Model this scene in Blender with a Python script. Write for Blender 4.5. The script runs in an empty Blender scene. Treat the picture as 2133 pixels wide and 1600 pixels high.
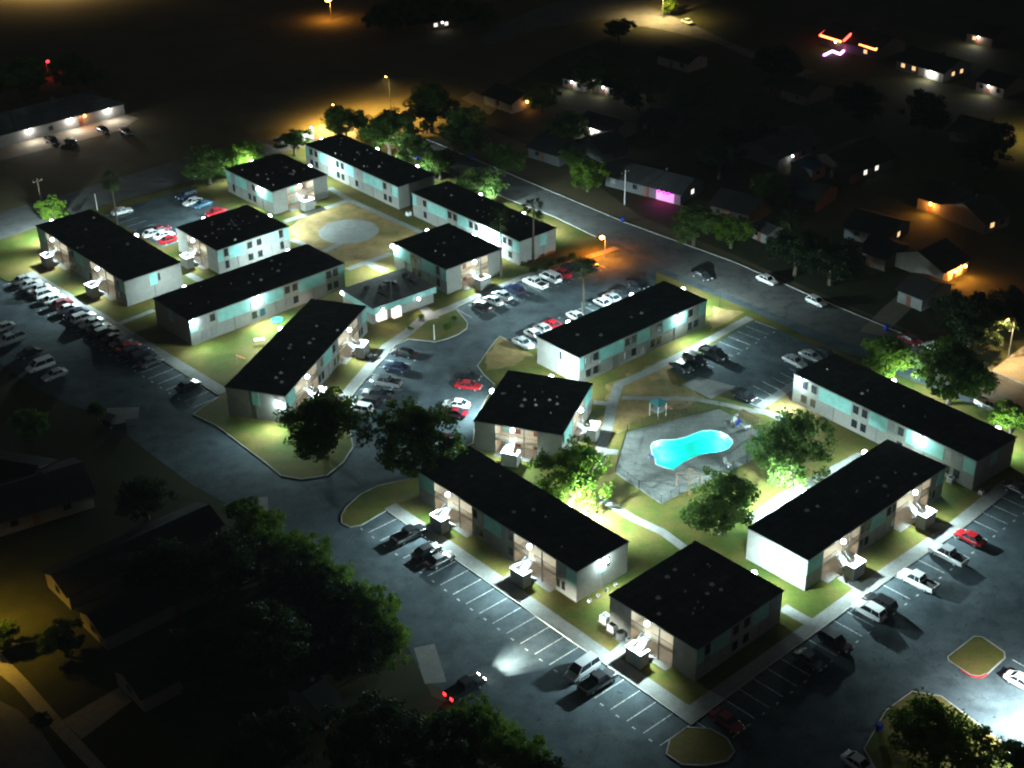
import bpy, math, random
import numpy as np
from mathutils import Vector, Matrix
from mathutils.geometry import tessellate_polygon
rnd = random.Random(7)
C = bpy.context.scene.collection
SC = bpy.context.scene
R = math.radians

# ------------------------------------------------------------------ camera, sky, exposure
FPX, PITCH, ROLL, CAMZ, H = 3018.8, R(29.793), R(-0.981), 124.236, 5.244
_r0 = Vector((1, 0, 0)); _u0 = Vector((0, math.sin(PITCH), math.cos(PITCH)))
FW = Vector((0, math.cos(PITCH), -math.sin(PITCH)))
RT = _r0 * math.cos(ROLL) + _u0 * math.sin(ROLL)
UP = -_r0 * math.sin(ROLL) + _u0 * math.cos(ROLL)
cd = bpy.data.cameras.new('camera'); cam = bpy.data.objects.new('camera', cd); C.objects.link(cam)
cd.sensor_width = 36; cd.lens = 36 * FPX / 2133; cd.clip_start = 1; cd.clip_end = 3000
m = Matrix((RT, UP, -FW)).transposed().to_4x4(); m.translation = (0, 0, CAMZ)
cam.matrix_world = m; SC.camera = cam
W = bpy.data.worlds.new('World'); SC.world = W; W.use_nodes = True
nt = W.node_tree; nt.nodes.clear()
sky = nt.nodes.new('ShaderNodeTexSky'); sky.sky_type = 'NISHITA'; sky.sun_disc = False
sky.sun_elevation = R(-1.5); sky.sun_rotation = R(200)
hs = nt.nodes.new('ShaderNodeHueSaturation'); hs.inputs['Saturation'].default_value = .25
bg = nt.nodes.new('ShaderNodeBackground'); bg.inputs[1].default_value = 0.15
wo = nt.nodes.new('ShaderNodeOutputWorld')
nt.links.new(sky.outputs[0], hs.inputs['Color']); nt.links.new(hs.outputs[0], bg.inputs[0]); nt.links.new(bg.outputs[0], wo.inputs[0])
SC.view_settings.view_transform = 'Standard'; SC.view_settings.look = 'None'
SC.view_settings.exposure = 0.0; SC.view_settings.gamma = 1
SC.cycles.max_bounces = 4; SC.cycles.diffuse_bounces = 2; SC.cycles.glossy_bounces = 2
SC.cycles.transparent_max_bounces = 6; SC.cycles.caustics_reflective = False; SC.cycles.caustics_refractive = False
SC.cycles.use_light_tree = True; SC.cycles.sample_clamp_indirect = 4
SC.cycles.use_denoising = True; SC.cycles.pixel_filter_type = 'BLACKMAN_HARRIS'; SC.cycles.filter_width = 2.1

def G(px, py, z=0.0):
    'survey point: where a point of the survey photo lies on the level z (metres)'
    d = FW + RT * ((px - 1066.5) / FPX) - UP * ((py - 800) / FPX)
    t = (z - CAMZ) / d.z
    return Vector((d.x * t, d.y * t, z))
def mpp(px, py, z=0.0):
    d = (G(px, py, z) - Vector((0, 0, CAMZ))).dot(FW)
    return d / FPX

# ------------------------------------------------------------------ materials
MATS = {}
def mat(name, col, rough=.85, var=.18, scale=1.2, metal=0., spec=.3, bump=0., detail=4., col2=None, coat=0.):
    if name in MATS: return MATS[name]
    M = bpy.data.materials.new(name); M.use_nodes = True; t = M.node_tree
    b = t.nodes['Principled BSDF']
    tc = t.nodes.new('ShaderNodeTexCoord')
    n = t.nodes.new('ShaderNodeTexNoise'); n.inputs['Scale'].default_value = scale; n.inputs['Detail'].default_value = detail
    t.links.new(tc.outputs['Object'], n.inputs['Vector'])
    cr = t.nodes.new('ShaderNodeValToRGB')
    c2 = col2 or tuple(min(1, c * (1 + var)) for c in col)
    c1 = col if col2 else tuple(c * (1 - var) for c in col)
    cr.color_ramp.elements[0].position = .32; cr.color_ramp.elements[1].position = .68
    cr.color_ramp.elements[0].color = (*c1, 1); cr.color_ramp.elements[1].color = (*c2, 1)
    t.links.new(n.outputs[0], cr.inputs[0]); t.links.new(cr.outputs[0], b.inputs['Base Color'])
    b.inputs['Roughness'].default_value = rough; b.inputs['Metallic'].default_value = metal
    b.inputs['Specular IOR Level'].default_value = spec; b.inputs['Coat Weight'].default_value = coat
    if coat: b.inputs['Coat Roughness'].default_value = .08
    if bump:
        bp = t.nodes.new('ShaderNodeBump'); bp.inputs['Strength'].default_value = bump; bp.inputs['Distance'].default_value = .05
        n2 = t.nodes.new('ShaderNodeTexNoise'); n2.inputs['Scale'].default_value = scale * 6
        t.links.new(tc.outputs['Object'], n2.inputs['Vector']); t.links.new(n2.outputs[0], bp.inputs['Height']); t.links.new(bp.outputs[0], b.inputs['Normal'])
    MATS[name] = M; return M
def emit(name, col, strength):
    if name in MATS: return MATS[name]
    M = bpy.data.materials.new(name); M.use_nodes = True; t = M.node_tree; t.nodes.clear()
    e = t.nodes.new('ShaderNodeEmission'); o = t.nodes.new('ShaderNodeOutputMaterial')
    e.inputs[0].default_value = (*col, 1); e.inputs[1].default_value = strength
    t.links.new(e.outputs[0], o.inputs[0]); MATS[name] = M; return M
def layered(name, stops, scales, rough=.95, bump=.4, crack=0, seam=0):
    'soil, lawn and paving: two sizes of noise drive a colour ramp, a third gives grain'
    if name in MATS: return MATS[name]
    M = bpy.data.materials.new(name); M.use_nodes = True; t = M.node_tree; b = t.nodes['Principled BSDF']
    tc = t.nodes.new('ShaderNodeTexCoord'); ns = []
    for s in scales:
        n = t.nodes.new('ShaderNodeTexNoise'); n.inputs['Scale'].default_value = s; n.inputs['Detail'].default_value = 5
        n.inputs['Roughness'].default_value = .6
        t.links.new(tc.outputs['Object'], n.inputs['Vector']); ns.append(n)
    a = t.nodes.new('ShaderNodeMath'); a.operation = 'ADD'
    t.links.new(ns[0].outputs[0], a.inputs[0]); t.links.new(ns[1].outputs[0], a.inputs[1])
    h = t.nodes.new('ShaderNodeMath'); h.operation = 'MULTIPLY'; h.inputs[1].default_value = .5; t.links.new(a.outputs[0], h.inputs[0])
    cr = t.nodes.new('ShaderNodeValToRGB'); e = cr.color_ramp.elements
    e[0].position, e[0].color = stops[0][0], (*stops[0][1], 1); e[1].position, e[1].color = stops[-1][0], (*stops[-1][1], 1)
    for p, c in stops[1:-1]:
        k = e.new(p); k.color = (*c, 1)
    t.links.new(h.outputs[0], cr.inputs[0])
    mx = t.nodes.new('ShaderNodeMix'); mx.data_type = 'RGBA'; mx.blend_type = 'MULTIPLY'; mx.inputs['Factor'].default_value = .55
    g = t.nodes.new('ShaderNodeValToRGB'); g.color_ramp.elements[0].position = .3; g.color_ramp.elements[1].position = .7
    g.color_ramp.elements[0].color = (.45, .45, .45, 1); g.color_ramp.elements[1].color = (1, 1, 1, 1)
    t.links.new(ns[-1].outputs[0], g.inputs[0]); t.links.new(cr.outputs[0], mx.inputs['A']); t.links.new(g.outputs[0], mx.inputs['B'])
    res = mx.outputs['Result']
    def darken(fac_out, p0, p1, dark):
        nonlocal res
        rr = t.nodes.new('ShaderNodeValToRGB'); rr.color_ramp.elements[0].position = p0; rr.color_ramp.elements[1].position = p1
        rr.color_ramp.elements[0].color = (dark, dark, dark, 1); rr.color_ramp.elements[1].color = (1, 1, 1, 1)
        k = t.nodes.new('ShaderNodeMix'); k.data_type = 'RGBA'; k.blend_type = 'MULTIPLY'; k.inputs['Factor'].default_value = 1
        t.links.new(fac_out, rr.inputs[0]); t.links.new(res, k.inputs['A']); t.links.new(rr.outputs[0], k.inputs['B']); res = k.outputs['Result']
    if crack:
        wn = t.nodes.new('ShaderNodeTexNoise'); wn.inputs['Scale'].default_value = .5; wn.inputs['Detail'].default_value = 4
        t.links.new(tc.outputs['Object'], wn.inputs['Vector'])
        va = t.nodes.new('ShaderNodeVectorMath'); va.operation = 'MULTIPLY_ADD'; va.inputs[1].default_value = (3.5, 3.5, 0)
        t.links.new(wn.outputs['Color'], va.inputs[0]); t.links.new(tc.outputs['Object'], va.inputs[2])
        v = t.nodes.new('ShaderNodeTexVoronoi'); v.feature = 'DISTANCE_TO_EDGE'; v.inputs['Scale'].default_value = crack
        t.links.new(va.outputs[0], v.inputs['Vector']); darken(v.outputs['Distance'], .002, .007, .62)
        sn = t.nodes.new('ShaderNodeTexNoise'); sn.inputs['Scale'].default_value = .42; sn.inputs['Detail'].default_value = 6
        t.links.new(tc.outputs['Object'], sn.inputs['Vector']); darken(sn.outputs[0], .34, .50, .72)
        on = t.nodes.new('ShaderNodeTexNoise'); on.inputs['Scale'].default_value = .9; on.inputs['Detail'].default_value = 2
        t.links.new(tc.outputs['Object'], on.inputs['Vector']); darken(on.outputs[0], .27, .33, .45)
    if seam:
        br = t.nodes.new('ShaderNodeTexBrick'); br.inputs['Scale'].default_value = seam; br.inputs['Mortar Size'].default_value = .012
        br.inputs['Color1'].default_value = (1, 1, 1, 1); br.inputs['Color2'].default_value = (.72, .72, .72, 1); br.inputs['Mortar'].default_value = (.3, .3, .3, 1)
        t.links.new(tc.outputs['Object'], br.inputs['Vector']); darken(br.outputs['Color'], 0, 1, .62 if seam == .16 and name == 'deck_concrete' else .3)
    t.links.new(res, b.inputs['Base Color'])
    b.inputs['Roughness'].default_value = rough; b.inputs['Specular IOR Level'].default_value = .15
    bp = t.nodes.new('ShaderNodeBump'); bp.inputs['Strength'].default_value = bump; bp.inputs['Distance'].default_value = .04
    t.links.new(ns[-1].outputs[0], bp.inputs['Height']); t.links.new(bp.outputs[0], b.inputs['Normal'])
    MATS[name] = M; return M
def leafmat(name, c1, c2, c3):
    if name in MATS: return MATS[name]
    M = bpy.data.materials.new(name); M.use_nodes = True; t = M.node_tree; t.nodes.clear()
    o = t.nodes.new('ShaderNodeOutputMaterial'); mx = t.nodes.new('ShaderNodeMixShader'); mx.inputs[0].default_value = .5
    d = t.nodes.new('ShaderNodeBsdfPrincipled'); tr = t.nodes.new('ShaderNodeBsdfTranslucent')
    d.inputs['Roughness'].default_value = .6; d.inputs['Specular IOR Level'].default_value = .25
    tc = t.nodes.new('ShaderNodeTexCoord'); n = t.nodes.new('ShaderNodeTexNoise'); n.inputs['Scale'].default_value = 3.2; n.inputs['Detail'].default_value = 3
    t.links.new(tc.outputs['Object'], n.inputs['Vector'])
    cr = t.nodes.new('ShaderNodeValToRGB'); e = cr.color_ramp.elements
    e[0].position, e[0].color = .3, (*c1, 1); e[1].position, e[1].color = .72, (*c3, 1); k = e.new(.5); k.color = (*c2, 1)
    t.links.new(n.outputs[0], cr.inputs[0])
    t.links.new(cr.outputs[0], d.inputs['Base Color']); t.links.new(cr.outputs[0], tr.inputs[0])
    t.links.new(d.outputs[0], mx.inputs[1]); t.links.new(tr.outputs[0], mx.inputs[2]); t.links.new(mx.outputs[0], o.inputs[0])
    MATS[name] = M; return M

M_SOIL = layered('dry_field', [(.30, (.055, .048, .024)), (.5, (.105, .088, .045)), (.7, (.155, .128, .065))], (.012, .09, 1.7))
M_LAWN = layered('patchy_lawn', [(.34, (.036, .064, .008)), (.44, (.068, .088, .014)), (.52, (.118, .102, .024)), (.64, (.18, .125, .044))], (.045, .16, 2.6))
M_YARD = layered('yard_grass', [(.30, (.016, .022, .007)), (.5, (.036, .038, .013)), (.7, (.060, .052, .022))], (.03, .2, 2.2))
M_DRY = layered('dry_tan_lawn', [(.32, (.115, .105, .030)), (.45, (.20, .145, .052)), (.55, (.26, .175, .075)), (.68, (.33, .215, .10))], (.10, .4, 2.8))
M_ASPH = layered('worn_asphalt', [(.32, (.040, .056, .066)), (.5, (.070, .094, .108)), (.68, (.120, .148, .164))], (.05, .28, 3.5), .9, .3, crack=.11)
M_STREET = layered('street_asphalt', [(.30, (.090, .092, .092)), (.5, (.125, .126, .124)), (.7, (.165, .163, .158))], (.05, .3, 3.5), .9, .3, crack=.08)
M_CONC = layered('concrete', [(.30, (.17, .175, .165)), (.5, (.225, .23, .22)), (.7, (.29, .295, .28))], (.12, .6, 3.0), .9, .2)
M_DECK = layered('deck_concrete', [(.30, (.145, .158, .150)), (.5, (.190, .204, .195)), (.7, (.25, .264, .254))], (.12, .5, 3.0), .9, .2, seam=.16)
M_APRON = layered('tan_concrete', [(.30, (.18, .16, .12)), (.5, (.25, .22, .17)), (.7, (.32, .29, .22))], (.1, .6, 3.0), .9, .2)
M_KERB = mat('kerb_concrete', (.30, .30, .28), var=.2, scale=.8)
M_REDK = mat('red_kerb_paint', (.45, .03, .03), var=.3, scale=1.5)
M_PAINT = mat('worn_white_paint', (.52, .54, .53), var=.55, scale=2.6)
M_SIDING = layered('taupe_siding', [(.30, (.22, .215, .20)), (.5, (.265, .26, .245)), (.7, (.31, .305, .285))], (.15, .9, 5.0), .8, .15)
M_MINT = mat('mint_panel', (.19, .40, .375), .7, .14, .8)
M_CREAM = mat('cream_stucco', (.46, .41, .33), .8, .12, .8)
M_ROOF = layered('black_roofing', [(.32, (.040, .041, .046)), (.5, (.065, .066, .071)), (.68, (.115, .116, .122))], (.1, .5, 3.0), .9, .25, seam=.16)
M_GROOF = layered('grey_roofing', [(.32, (.17, .17, .165)), (.5, (.26, .26, .25)), (.68, (.36, .355, .345))], (.12, .5, 3.0), .9, .25)
M_TRIM = mat('pale_trim', (.60, .60, .58), .7, .1)
M_CAP = mat('white_cap', (.66, .66, .69), .6, .06)
M_GLASS = mat('dark_glass', (.012, .016, .022), .12, .2, .6, spec=.5)
M_FRAME = mat('window_frame', (.16, .15, .14), .6, .1)
M_METAL = mat('grey_metal', (.30, .31, .32), .45, .15, metal=.6)
M_DMETAL = mat('black_metal', (.02, .02, .022), .5, .2, metal=.3)
M_DOOR = mat('brown_door', (.16, .06, .035), .6, .2)
M_STEP = mat('stair_concrete', (.34, .36, .40), .8, .15)
M_RUBBER = mat('tyre_rubber', (.015, .015, .016), .9, .2)
M_RIM = mat('wheel_rim', (.45, .46, .48), .35, .1, metal=.7)
M_BARK = mat('bark', (.085, .065, .048), .95, .35, 2.0, bump=.4)
M_WOOD = mat('weathered_wood', (.13, .085, .055), .85, .3, 1.5)
M_BLUE = mat('blue_plastic', (.01, .035, .33), .5, .15)
M_SHINGLE = layered('dark_shingle', [(.30, (.014, .013, .013)), (.5, (.024, .023, .022)), (.7, (.036, .034, .033))], (.2, .8, 4.0), .95, .3)
M_SHINGLE2 = layered('grey_shingle', [(.30, (.028, .028, .030)), (.5, (.042, .042, .045)), (.7, (.058, .058, .060))], (.2, .8, 4.0), .95, .3)
M_VENT = mat('galvanised_vent', (.62, .62, .61), .6, .05)
M_LEAF = [leafmat('oak_leaf', (.020, .046, .006), (.048, .092, .011), (.10, .15, .018)),
          leafmat('fresh_leaf', (.040, .085, .006), (.085, .155, .010), (.15, .22, .02)),
          leafmat('ash_leaf', (.042, .088, .016), (.08, .14, .028), (.13, .19, .045))]
M_LEAF.append(leafmat('shaded_leaf', (.007, .015, .004), (.013, .026, .006), (.024, .042, .010)))  # leaf colour darkened to paint in the shade of unlit yards
M_PALM = leafmat('palm_frond', (.03, .05, .014), (.055, .085, .024), (.09, .12, .04))
E_COOL = emit('lit_led_lens', (.90, .97, 1.0), 22)
E_WARM = emit('lit_warm_lens', (1.0, .80, .52), 20)
E_SOD = emit('lit_sodium_lens', (1.0, .42, .06), 45)
E_ORG = emit('lit_orange_bulb', (1.0, .40, .09), 14)
E_RED = emit('lit_tail_light', (1.0, .015, .02), 12)
E_HEAD = emit('lit_head_light', (1.0, .97, .9), 60)
E_PINK = emit('pink_led', (1.0, .02, .75), 8)
E_XRED = emit('red_string_light', (1.0, .08, .05), 7.0)
E_XORG = emit('amber_string_light', (1.0, .24, .06), 8.0)
E_XPUR = emit('violet_string_light', (.70, .25, 1.0), 16)
E_XBLU = emit('blue_string_light', (.05, .12, 1.0), 4)
E_WIN = emit('lit_window_pane', (1.0, .93, .82), 1.4)
E_WWIN = emit('warm_window_pane', (1.0, .62, .28), 1.3)
COOL = (.72, .98, .98); WARM = (1.0, .90, .74); SOD = (1.0, .40, .05); ORG = (1.0, .36, .06); WHT = (1.0, .95, .86); YEL = (1.0, .74, .22)

# ------------------------------------------------------------------ mesh helpers
class MB:
    def __init__(s): s.v = []; s.f = []; s.m = []
    def quad(s, a, b, c, d, m=0):
        i = len(s.v); s.v += [tuple(a), tuple(b), tuple(c), tuple(d)]; s.f.append((i, i+1, i+2, i+3)); s.m.append(m)
    def box(s, x0, x1, y0, y1, z0, z1, m=0, M=None):
        p = [Vector(q) for q in ((x0,y0,z0),(x1,y0,z0),(x1,y1,z0),(x0,y1,z0),(x0,y0,z1),(x1,y0,z1),(x1,y1,z1),(x0,y1,z1))]
        if M is not None: p = [M @ q for q in p]
        i = len(s.v); s.v += [tuple(q) for q in p]
        for f in ((3,2,1,0),(4,5,6,7),(0,1,5,4),(1,2,6,5),(2,3,7,6),(3,0,4,7)): s.f.append(tuple(i+k for k in f)); s.m.append(m)
    def prism(s, poly, z0, z1, m=0, top=True, bottom=False, side=True, holes=()):
        if area(poly) < 0: poly = poly[::-1]
        n = len(poly); i = len(s.v)
        if side:
            s.v += [(p[0], p[1], z0) for p in poly] + [(p[0], p[1], z1) for p in poly]
            for k in range(n):
                j = (k+1) % n; s.f.append((i+k, i+j, i+n+j, i+n+k)); s.m.append(m if not isinstance(m, (list, tuple)) else m[k])
        if top:
            loops = [[Vector((p[0], p[1], 0)) for p in poly]] + [[Vector((p[0], p[1], 0)) for p in h] for h in holes]
            flat = [p for l in loops for p in l]; b = len(s.v)
            s.v += [(p.x, p.y, z1) for p in flat]
            for t in tessellate_polygon(loops):
                a, c, d = t
                A, B_, D = flat[a], flat[c], flat[d]
                if (B_ - A).cross(D - A).z < 0: c, d = d, c
                s.f.append((b+a, b+c, b+d)); s.m.append(0 if isinstance(m, (list, tuple)) else m)
    def tube(s, pts, rad, n=6, m=0, cap=True):
        rings = []
        for k, p in enumerate(pts):
            p = Vector(p); a = Vector(pts[max(0, k-1)]); b = Vector(pts[min(len(pts)-1, k+1)])
            d = (b - a).normalized(); u = d.orthogonal().normalized() if abs(d.z) < .99 else Vector((1, 0, 0)); w = d.cross(u)
            r = rad[k] if isinstance(rad, (list, tuple)) else rad
            i = len(s.v); rings.append(i)
            for q in range(n):
                t = 2*math.pi*q/n; s.v.append(tuple(p + u*math.cos(t)*r + w*math.sin(t)*r))
        for k in range(len(rings)-1):
            for q in range(n):
                j = (q+1) % n; s.f.append((rings[k]+q, rings[k]+j, rings[k+1]+j, rings[k+1]+q)); s.m.append(m)
        if cap:
            s.f.append(tuple(rings[0]+q for q in range(n))[::-1]); s.m.append(m)
            s.f.append(tuple(rings[-1]+q for q in range(n))); s.m.append(m)
    def sphere(s, c, r, n=8, m=0, sz=1.):
        c = Vector(c); i = len(s.v); k = n//2
        for a in range(k+1):
            th = math.pi*a/k
            for b in range(n):
                ph = 2*math.pi*b/n; s.v.append((c.x+r*math.sin(th)*math.cos(ph), c.y+r*math.sin(th)*math.sin(ph), c.z+r*sz*math.cos(th)))
        for a in range(k):
            for b in range(n):
                j = (b+1) % n; s.f.append((i+a*n+b, i+(a+1)*n+b, i+(a+1)*n+j, i+a*n+j)); s.m.append(m)
    def mesh(s, name, mats, smooth=False):
        me = bpy.data.meshes.new(name); me.from_pydata(s.v, [], s.f)
        for q in (mats if isinstance(mats, (list, tuple)) else [mats]): me.materials.append(q)
        me.polygons.foreach_set('material_index', s.m)
        if smooth: me.polygons.foreach_set('use_smooth', [True]*len(s.f))
        me.update(); return me
    def build(s, name, mats, parent=None, smooth=False):
        return link(name, s.mesh(name, mats, smooth), parent)
def area(p): return .5*sum(p[i][0]*p[(i+1) % len(p)][1]-p[(i+1) % len(p)][0]*p[i][1] for i in range(len(p)))
def link(name, data, parent=None):
    o = bpy.data.objects.new(name, data); C.objects.link(o)
    if parent is not None: o.parent = parent
    return o
def tag(o, label, cat, group=None, kind=None):
    o['label'] = label; o['category'] = cat
    if group: o['group'] = group
    if kind: o['kind'] = kind
    return o
def thing(name, label, cat, loc, rz=0., group=None):
    o = link(name, None); o.location = loc; o.rotation_euler = (0, 0, rz); o.empty_display_size = .5
    return tag(o, label, cat, group)
def struct(name, mb, mats, label, cat=None):
    o = mb.build(name, mats); return tag(o, label, cat or name.replace('_', ' '), kind='structure')
def light(kind, parent, loc, direction, power, col, size=165, blend=.5, radius=.18):
    L = bpy.data.lights.new('lamp_light', kind); o = bpy.data.objects.new('lamp_light', L); C.objects.link(o); o.parent = parent
    L.energy = power; L.color = col; L.shadow_soft_size = radius
    if kind == 'SPOT': L.spot_size = R(size); L.spot_blend = blend
    o.location = loc
    o.rotation_euler = Vector(direction).to_track_quat('-Z', 'Y').to_euler()
    return o
def P2(pts, z=0): return [tuple(G(x, y, z)[:2]) for x, y in pts]

# ------------------------------------------------------------------ pool outline first: the sheets below leave it open
POOL_PX = [(1357,930),(1362,922),(1375,918),(1393,917),(1412,915),(1430,910),(1447,903),(1462,898),(1480,897),(1498,900),(1513,907),(1523,916),(1524,924),(1517,933),
           (1504,939),(1488,942),(1470,945),(1452,950),(1435,957),(1421,965),(1410,973),(1404,978),(1390,975),(1374,970),(1367,966),(1366,954),(1360,945)]
POOL = P2(POOL_PX, .12)

# ------------------------------------------------------------------ ground, streets, lawns
def sheet(name, pxs, z, matl, label, cat=None, holes=(), thick=0, mats=None):
    b = MB(); poly = P2(pxs, z) if pxs and not isinstance(pxs[0], Vector) else pxs
    b.prism(poly, z-thick, z, 0, side=thick > 0, holes=holes)
    return struct(name, b, mats or matl, label, cat)
b = MB(); b.prism([(-700, -60), (700, -60), (700, 1300), (-700, 1300)], 0, 0, side=False, holes=[POOL]); struct('ground', b, M_SOIL, 'flat dry brown and dark green ground around the whole neighbourhood')
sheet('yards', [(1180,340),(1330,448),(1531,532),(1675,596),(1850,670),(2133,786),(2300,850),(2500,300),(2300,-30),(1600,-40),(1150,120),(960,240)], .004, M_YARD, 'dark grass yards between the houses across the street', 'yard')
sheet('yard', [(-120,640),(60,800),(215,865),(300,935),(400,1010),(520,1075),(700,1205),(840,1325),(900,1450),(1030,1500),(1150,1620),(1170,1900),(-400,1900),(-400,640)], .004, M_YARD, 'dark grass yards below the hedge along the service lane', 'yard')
AV_FAR = [(820,262),(892,290),(976,325),(1129,389),(1300,461),(1531,545),(1675,608),(1850,681),(2133,799),(2300,870)]
AV_NEAR = [(770,285),(870,333),(960,372),(1053,413),(1155,452),(1242,494),(1366,563),(1562,642),(1641,681),(1746,727),(2133,885),(2300,955)]
sheet('street', AV_FAR + AV_NEAR[::-1], .008, M_STREET, 'wide asphalt street with three parked cars running past the apartments')
BR_UP = [(-80,462),(-20,447),(126,407),(375,332),(560,285),(700,255),(820,262)]
BR_LO = [(770,285),(660,300),(560,322),(480,352),(300,405),(200,432),(76,473),(0,499),(-80,520)]
sheet('road', BR_UP + BR_LO, .012, M_STREET, 'pale asphalt road curving behind the apartments')
sheet('side_road', [(1000,75),(1110,20),(1250,-20),(1330,-60),(1420,-60),(1340,8),(1440,50),(1560,105),(1700,150),(1660,165),(1490,88),(1380,62),(1250,40),(1120,62),(1010,95)], .006, M_STREET, 'far side road lit dull yellow by a street lamp', 'road')
sheet('driveway', [(2060,775),(2000,1000),(2400,1000),(2400,780),(2133,720)], .006, M_APRON, 'bare tan driveway beyond the street trees', 'driveway')
BASE = [(-90,585),(-90,690),(60,800),(140,842),(215,865),(300,935),(400,1010),(520,1075),(700,1205),(840,1325),(880,1410),(950,1460),(1040,1490),(1150,1620),(1200,1760),(2400,1760),(2400,900),(2133,860),(1366,555),(1290,508),(26,555)]
sheet('parking_lot', BASE, .016, M_ASPH, 'worn dark asphalt of the parking lots and service lane around the apartments', 'parking lot', holes=[POOL])
L1 = [(26,591),(0,579),(-60,555),(-40,515),(0,502),(76,476),(200,435),(300,408),(480,355),(560,325),(660,303),(770,288),(870,336),(960,375),(1053,416),(1155,455),(1242,497),(1290,522),
      (1226,541),(1160,559),(1087,584),(1006,615),(948,642),(960,655),(974,672),(972,684),(955,696),(930,706),(906,712),(872,708),(850,706),(822,720),(720,838),(712,870),(730,900),(735,930),(715,962),(680,990),(628,998),(586,991),(555,965),(450,886),(402,863),(420,850),(459,825),(55,574)]
L2 = [(1366,566),(1562,645),(1641,684),(1746,730),(2133,888),(2400,1000),(2400,860+240),(2180,965),(2103,1018),(1990,1110),(1872,1192),(1802,1240),(1702,1315),(1583,1400),(1439,1509),
      (1279,1396),(1042,1231),(805,1063),(752,1094),(729,1098),(712,1090),(711,1074),(722,1056),(752,1029),(787,1012),(857,997),(884,966),(985,923),(988,895),(1005,845),(1030,800),(1008,780),(995,762),(1011,738),(1030,712),(1042,700),(1060,712),(1108,728),(1230,676),(1350,622),(1368,600)]
for poly, nm in ((L1, 'around the round court and the office'), (L2, 'around the swimming pool court')):
    b = MB(); b.prism(P2(poly, .12), .0, .12, 0, holes=[POOL] if poly is L2 else ()); o = struct('lawn', b, [M_LAWN], 'patchy olive and tan lawn ' + nm, 'lawn')
def ragged(pts, z, step=1.2, amp=.55):
    q = [G(x, y, z) for x, y in pts]; out = []
    for A, B_ in zip(q, q[1:]+q[:1]):
        n = max(1, int((B_-A).length/step))
        for k in range(n):
            p = A.lerp(B_, k/n); out.append((p.x+rnd.uniform(-amp, amp), p.y+rnd.uniform(-amp, amp)))
    return out
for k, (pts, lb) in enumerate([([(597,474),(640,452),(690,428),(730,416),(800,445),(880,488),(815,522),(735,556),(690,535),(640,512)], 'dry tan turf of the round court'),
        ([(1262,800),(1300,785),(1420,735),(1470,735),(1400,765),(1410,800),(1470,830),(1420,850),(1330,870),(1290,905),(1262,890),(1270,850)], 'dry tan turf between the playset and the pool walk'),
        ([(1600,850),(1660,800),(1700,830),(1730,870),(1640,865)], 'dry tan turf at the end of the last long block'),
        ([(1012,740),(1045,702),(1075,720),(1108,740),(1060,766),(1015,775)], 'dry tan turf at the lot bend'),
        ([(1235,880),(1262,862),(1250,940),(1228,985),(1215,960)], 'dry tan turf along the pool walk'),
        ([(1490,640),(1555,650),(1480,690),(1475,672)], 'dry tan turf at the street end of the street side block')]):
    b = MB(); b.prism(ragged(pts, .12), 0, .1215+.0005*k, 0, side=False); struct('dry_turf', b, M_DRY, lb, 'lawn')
def kerb(pts, label, m=M_KERB, w=.16, h=.15, z=.0, closed=False):
    b = MB(); q = [G(x, y, .12) for x, y in pts]
    if closed: q.append(q[0])
    for A, B_ in zip(q[:-1], q[1:]):
        d = (B_-A).to_2d().normalized(); n = Vector((-d.y, d.x))*w/2
        b.prism([(A.x+n.x, A.y+n.y), (A.x-n.x, A.y-n.y), (B_.x-n.x+d.x*.02, B_.y-n.y+d.y*.02), (B_.x+n.x, B_.y+n.y)], z, h)
    return struct('kerb', b, m, label, 'kerb')
kerb(L1[18:], 'pale concrete kerb around the block with the round court and office')
kerb(L2[11:], 'pale concrete kerb around the block with the swimming pool')
kerb([(x, y+1) for x, y in AV_FAR], 'thin concrete kerb on the far side of the street')
kerb([(x, y-1) for x, y in AV_NEAR[:6]], 'thin concrete kerb on the apartments side of the street')
NE = [(1570,668),(1632,692),(1694,720),(1770,760),(1700,795),(1572,850),(1545,840),(1520,815),(1440,797),(1398,770)]
sheet('parking_bay', NE, .124, M_ASPH, 'small dark parking bay between the street and the swimming pool', 'parking lot')
NW = [(215,448),(345,405),(380,398),(490,440),(470,457),(400,480),(372,507),(338,516)]
sheet('parking_court', NW, .124, M_ASPH, 'small parking court behind the far corner block', 'parking lot')
sheet('apron', [(1418,800),(1455,785),(1533,805),(1481,831)], .130, M_CONC, 'pale concrete pad at the edge of the small dark parking bay', 'concrete pad')
def slab(name, pts, label, cat='concrete pad', z=.020, m=M_CONC):
    return sheet(name, pts, z, m, label, cat)
slab('pad', [(222,850),(290,848),(288,872),(262,874),(262,890),(228,893)], 'pale concrete bin pad beside the service lane bend')
slab('pad', [(520,1036),(557,1035),(560,1062),(530,1080)], 'dim concrete pad beside the dark hedge')
slab('pad', [(862,1350),(905,1341),(930,1420),(885,1425)], 'dim concrete pad in the gap of the hedge')
def path(pts, w, label, z=.127, m=M_CONC, joints=True):
    q = [G(x, y, .12) for x, y in pts]; b = MB()
    L = []; Rr = []
    for k in range(len(q)):
        a = q[max(0, k-1)]; c = q[min(len(q)-1, k+1)]; d = (c-a).to_2d().normalized(); n = Vector((-d.y, d.x))*w/2
        L.append((q[k].x+n.x, q[k].y+n.y)); Rr.append((q[k].x-n.x, q[k].y-n.y))
    for k in range(len(q)-1):
        b.quad((*Rr[k], z), (*Rr[k+1], z), (*L[k+1], z), (*L[k], z))
    return struct('sidewalk', b, m, label, 'sidewalk')
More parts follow.
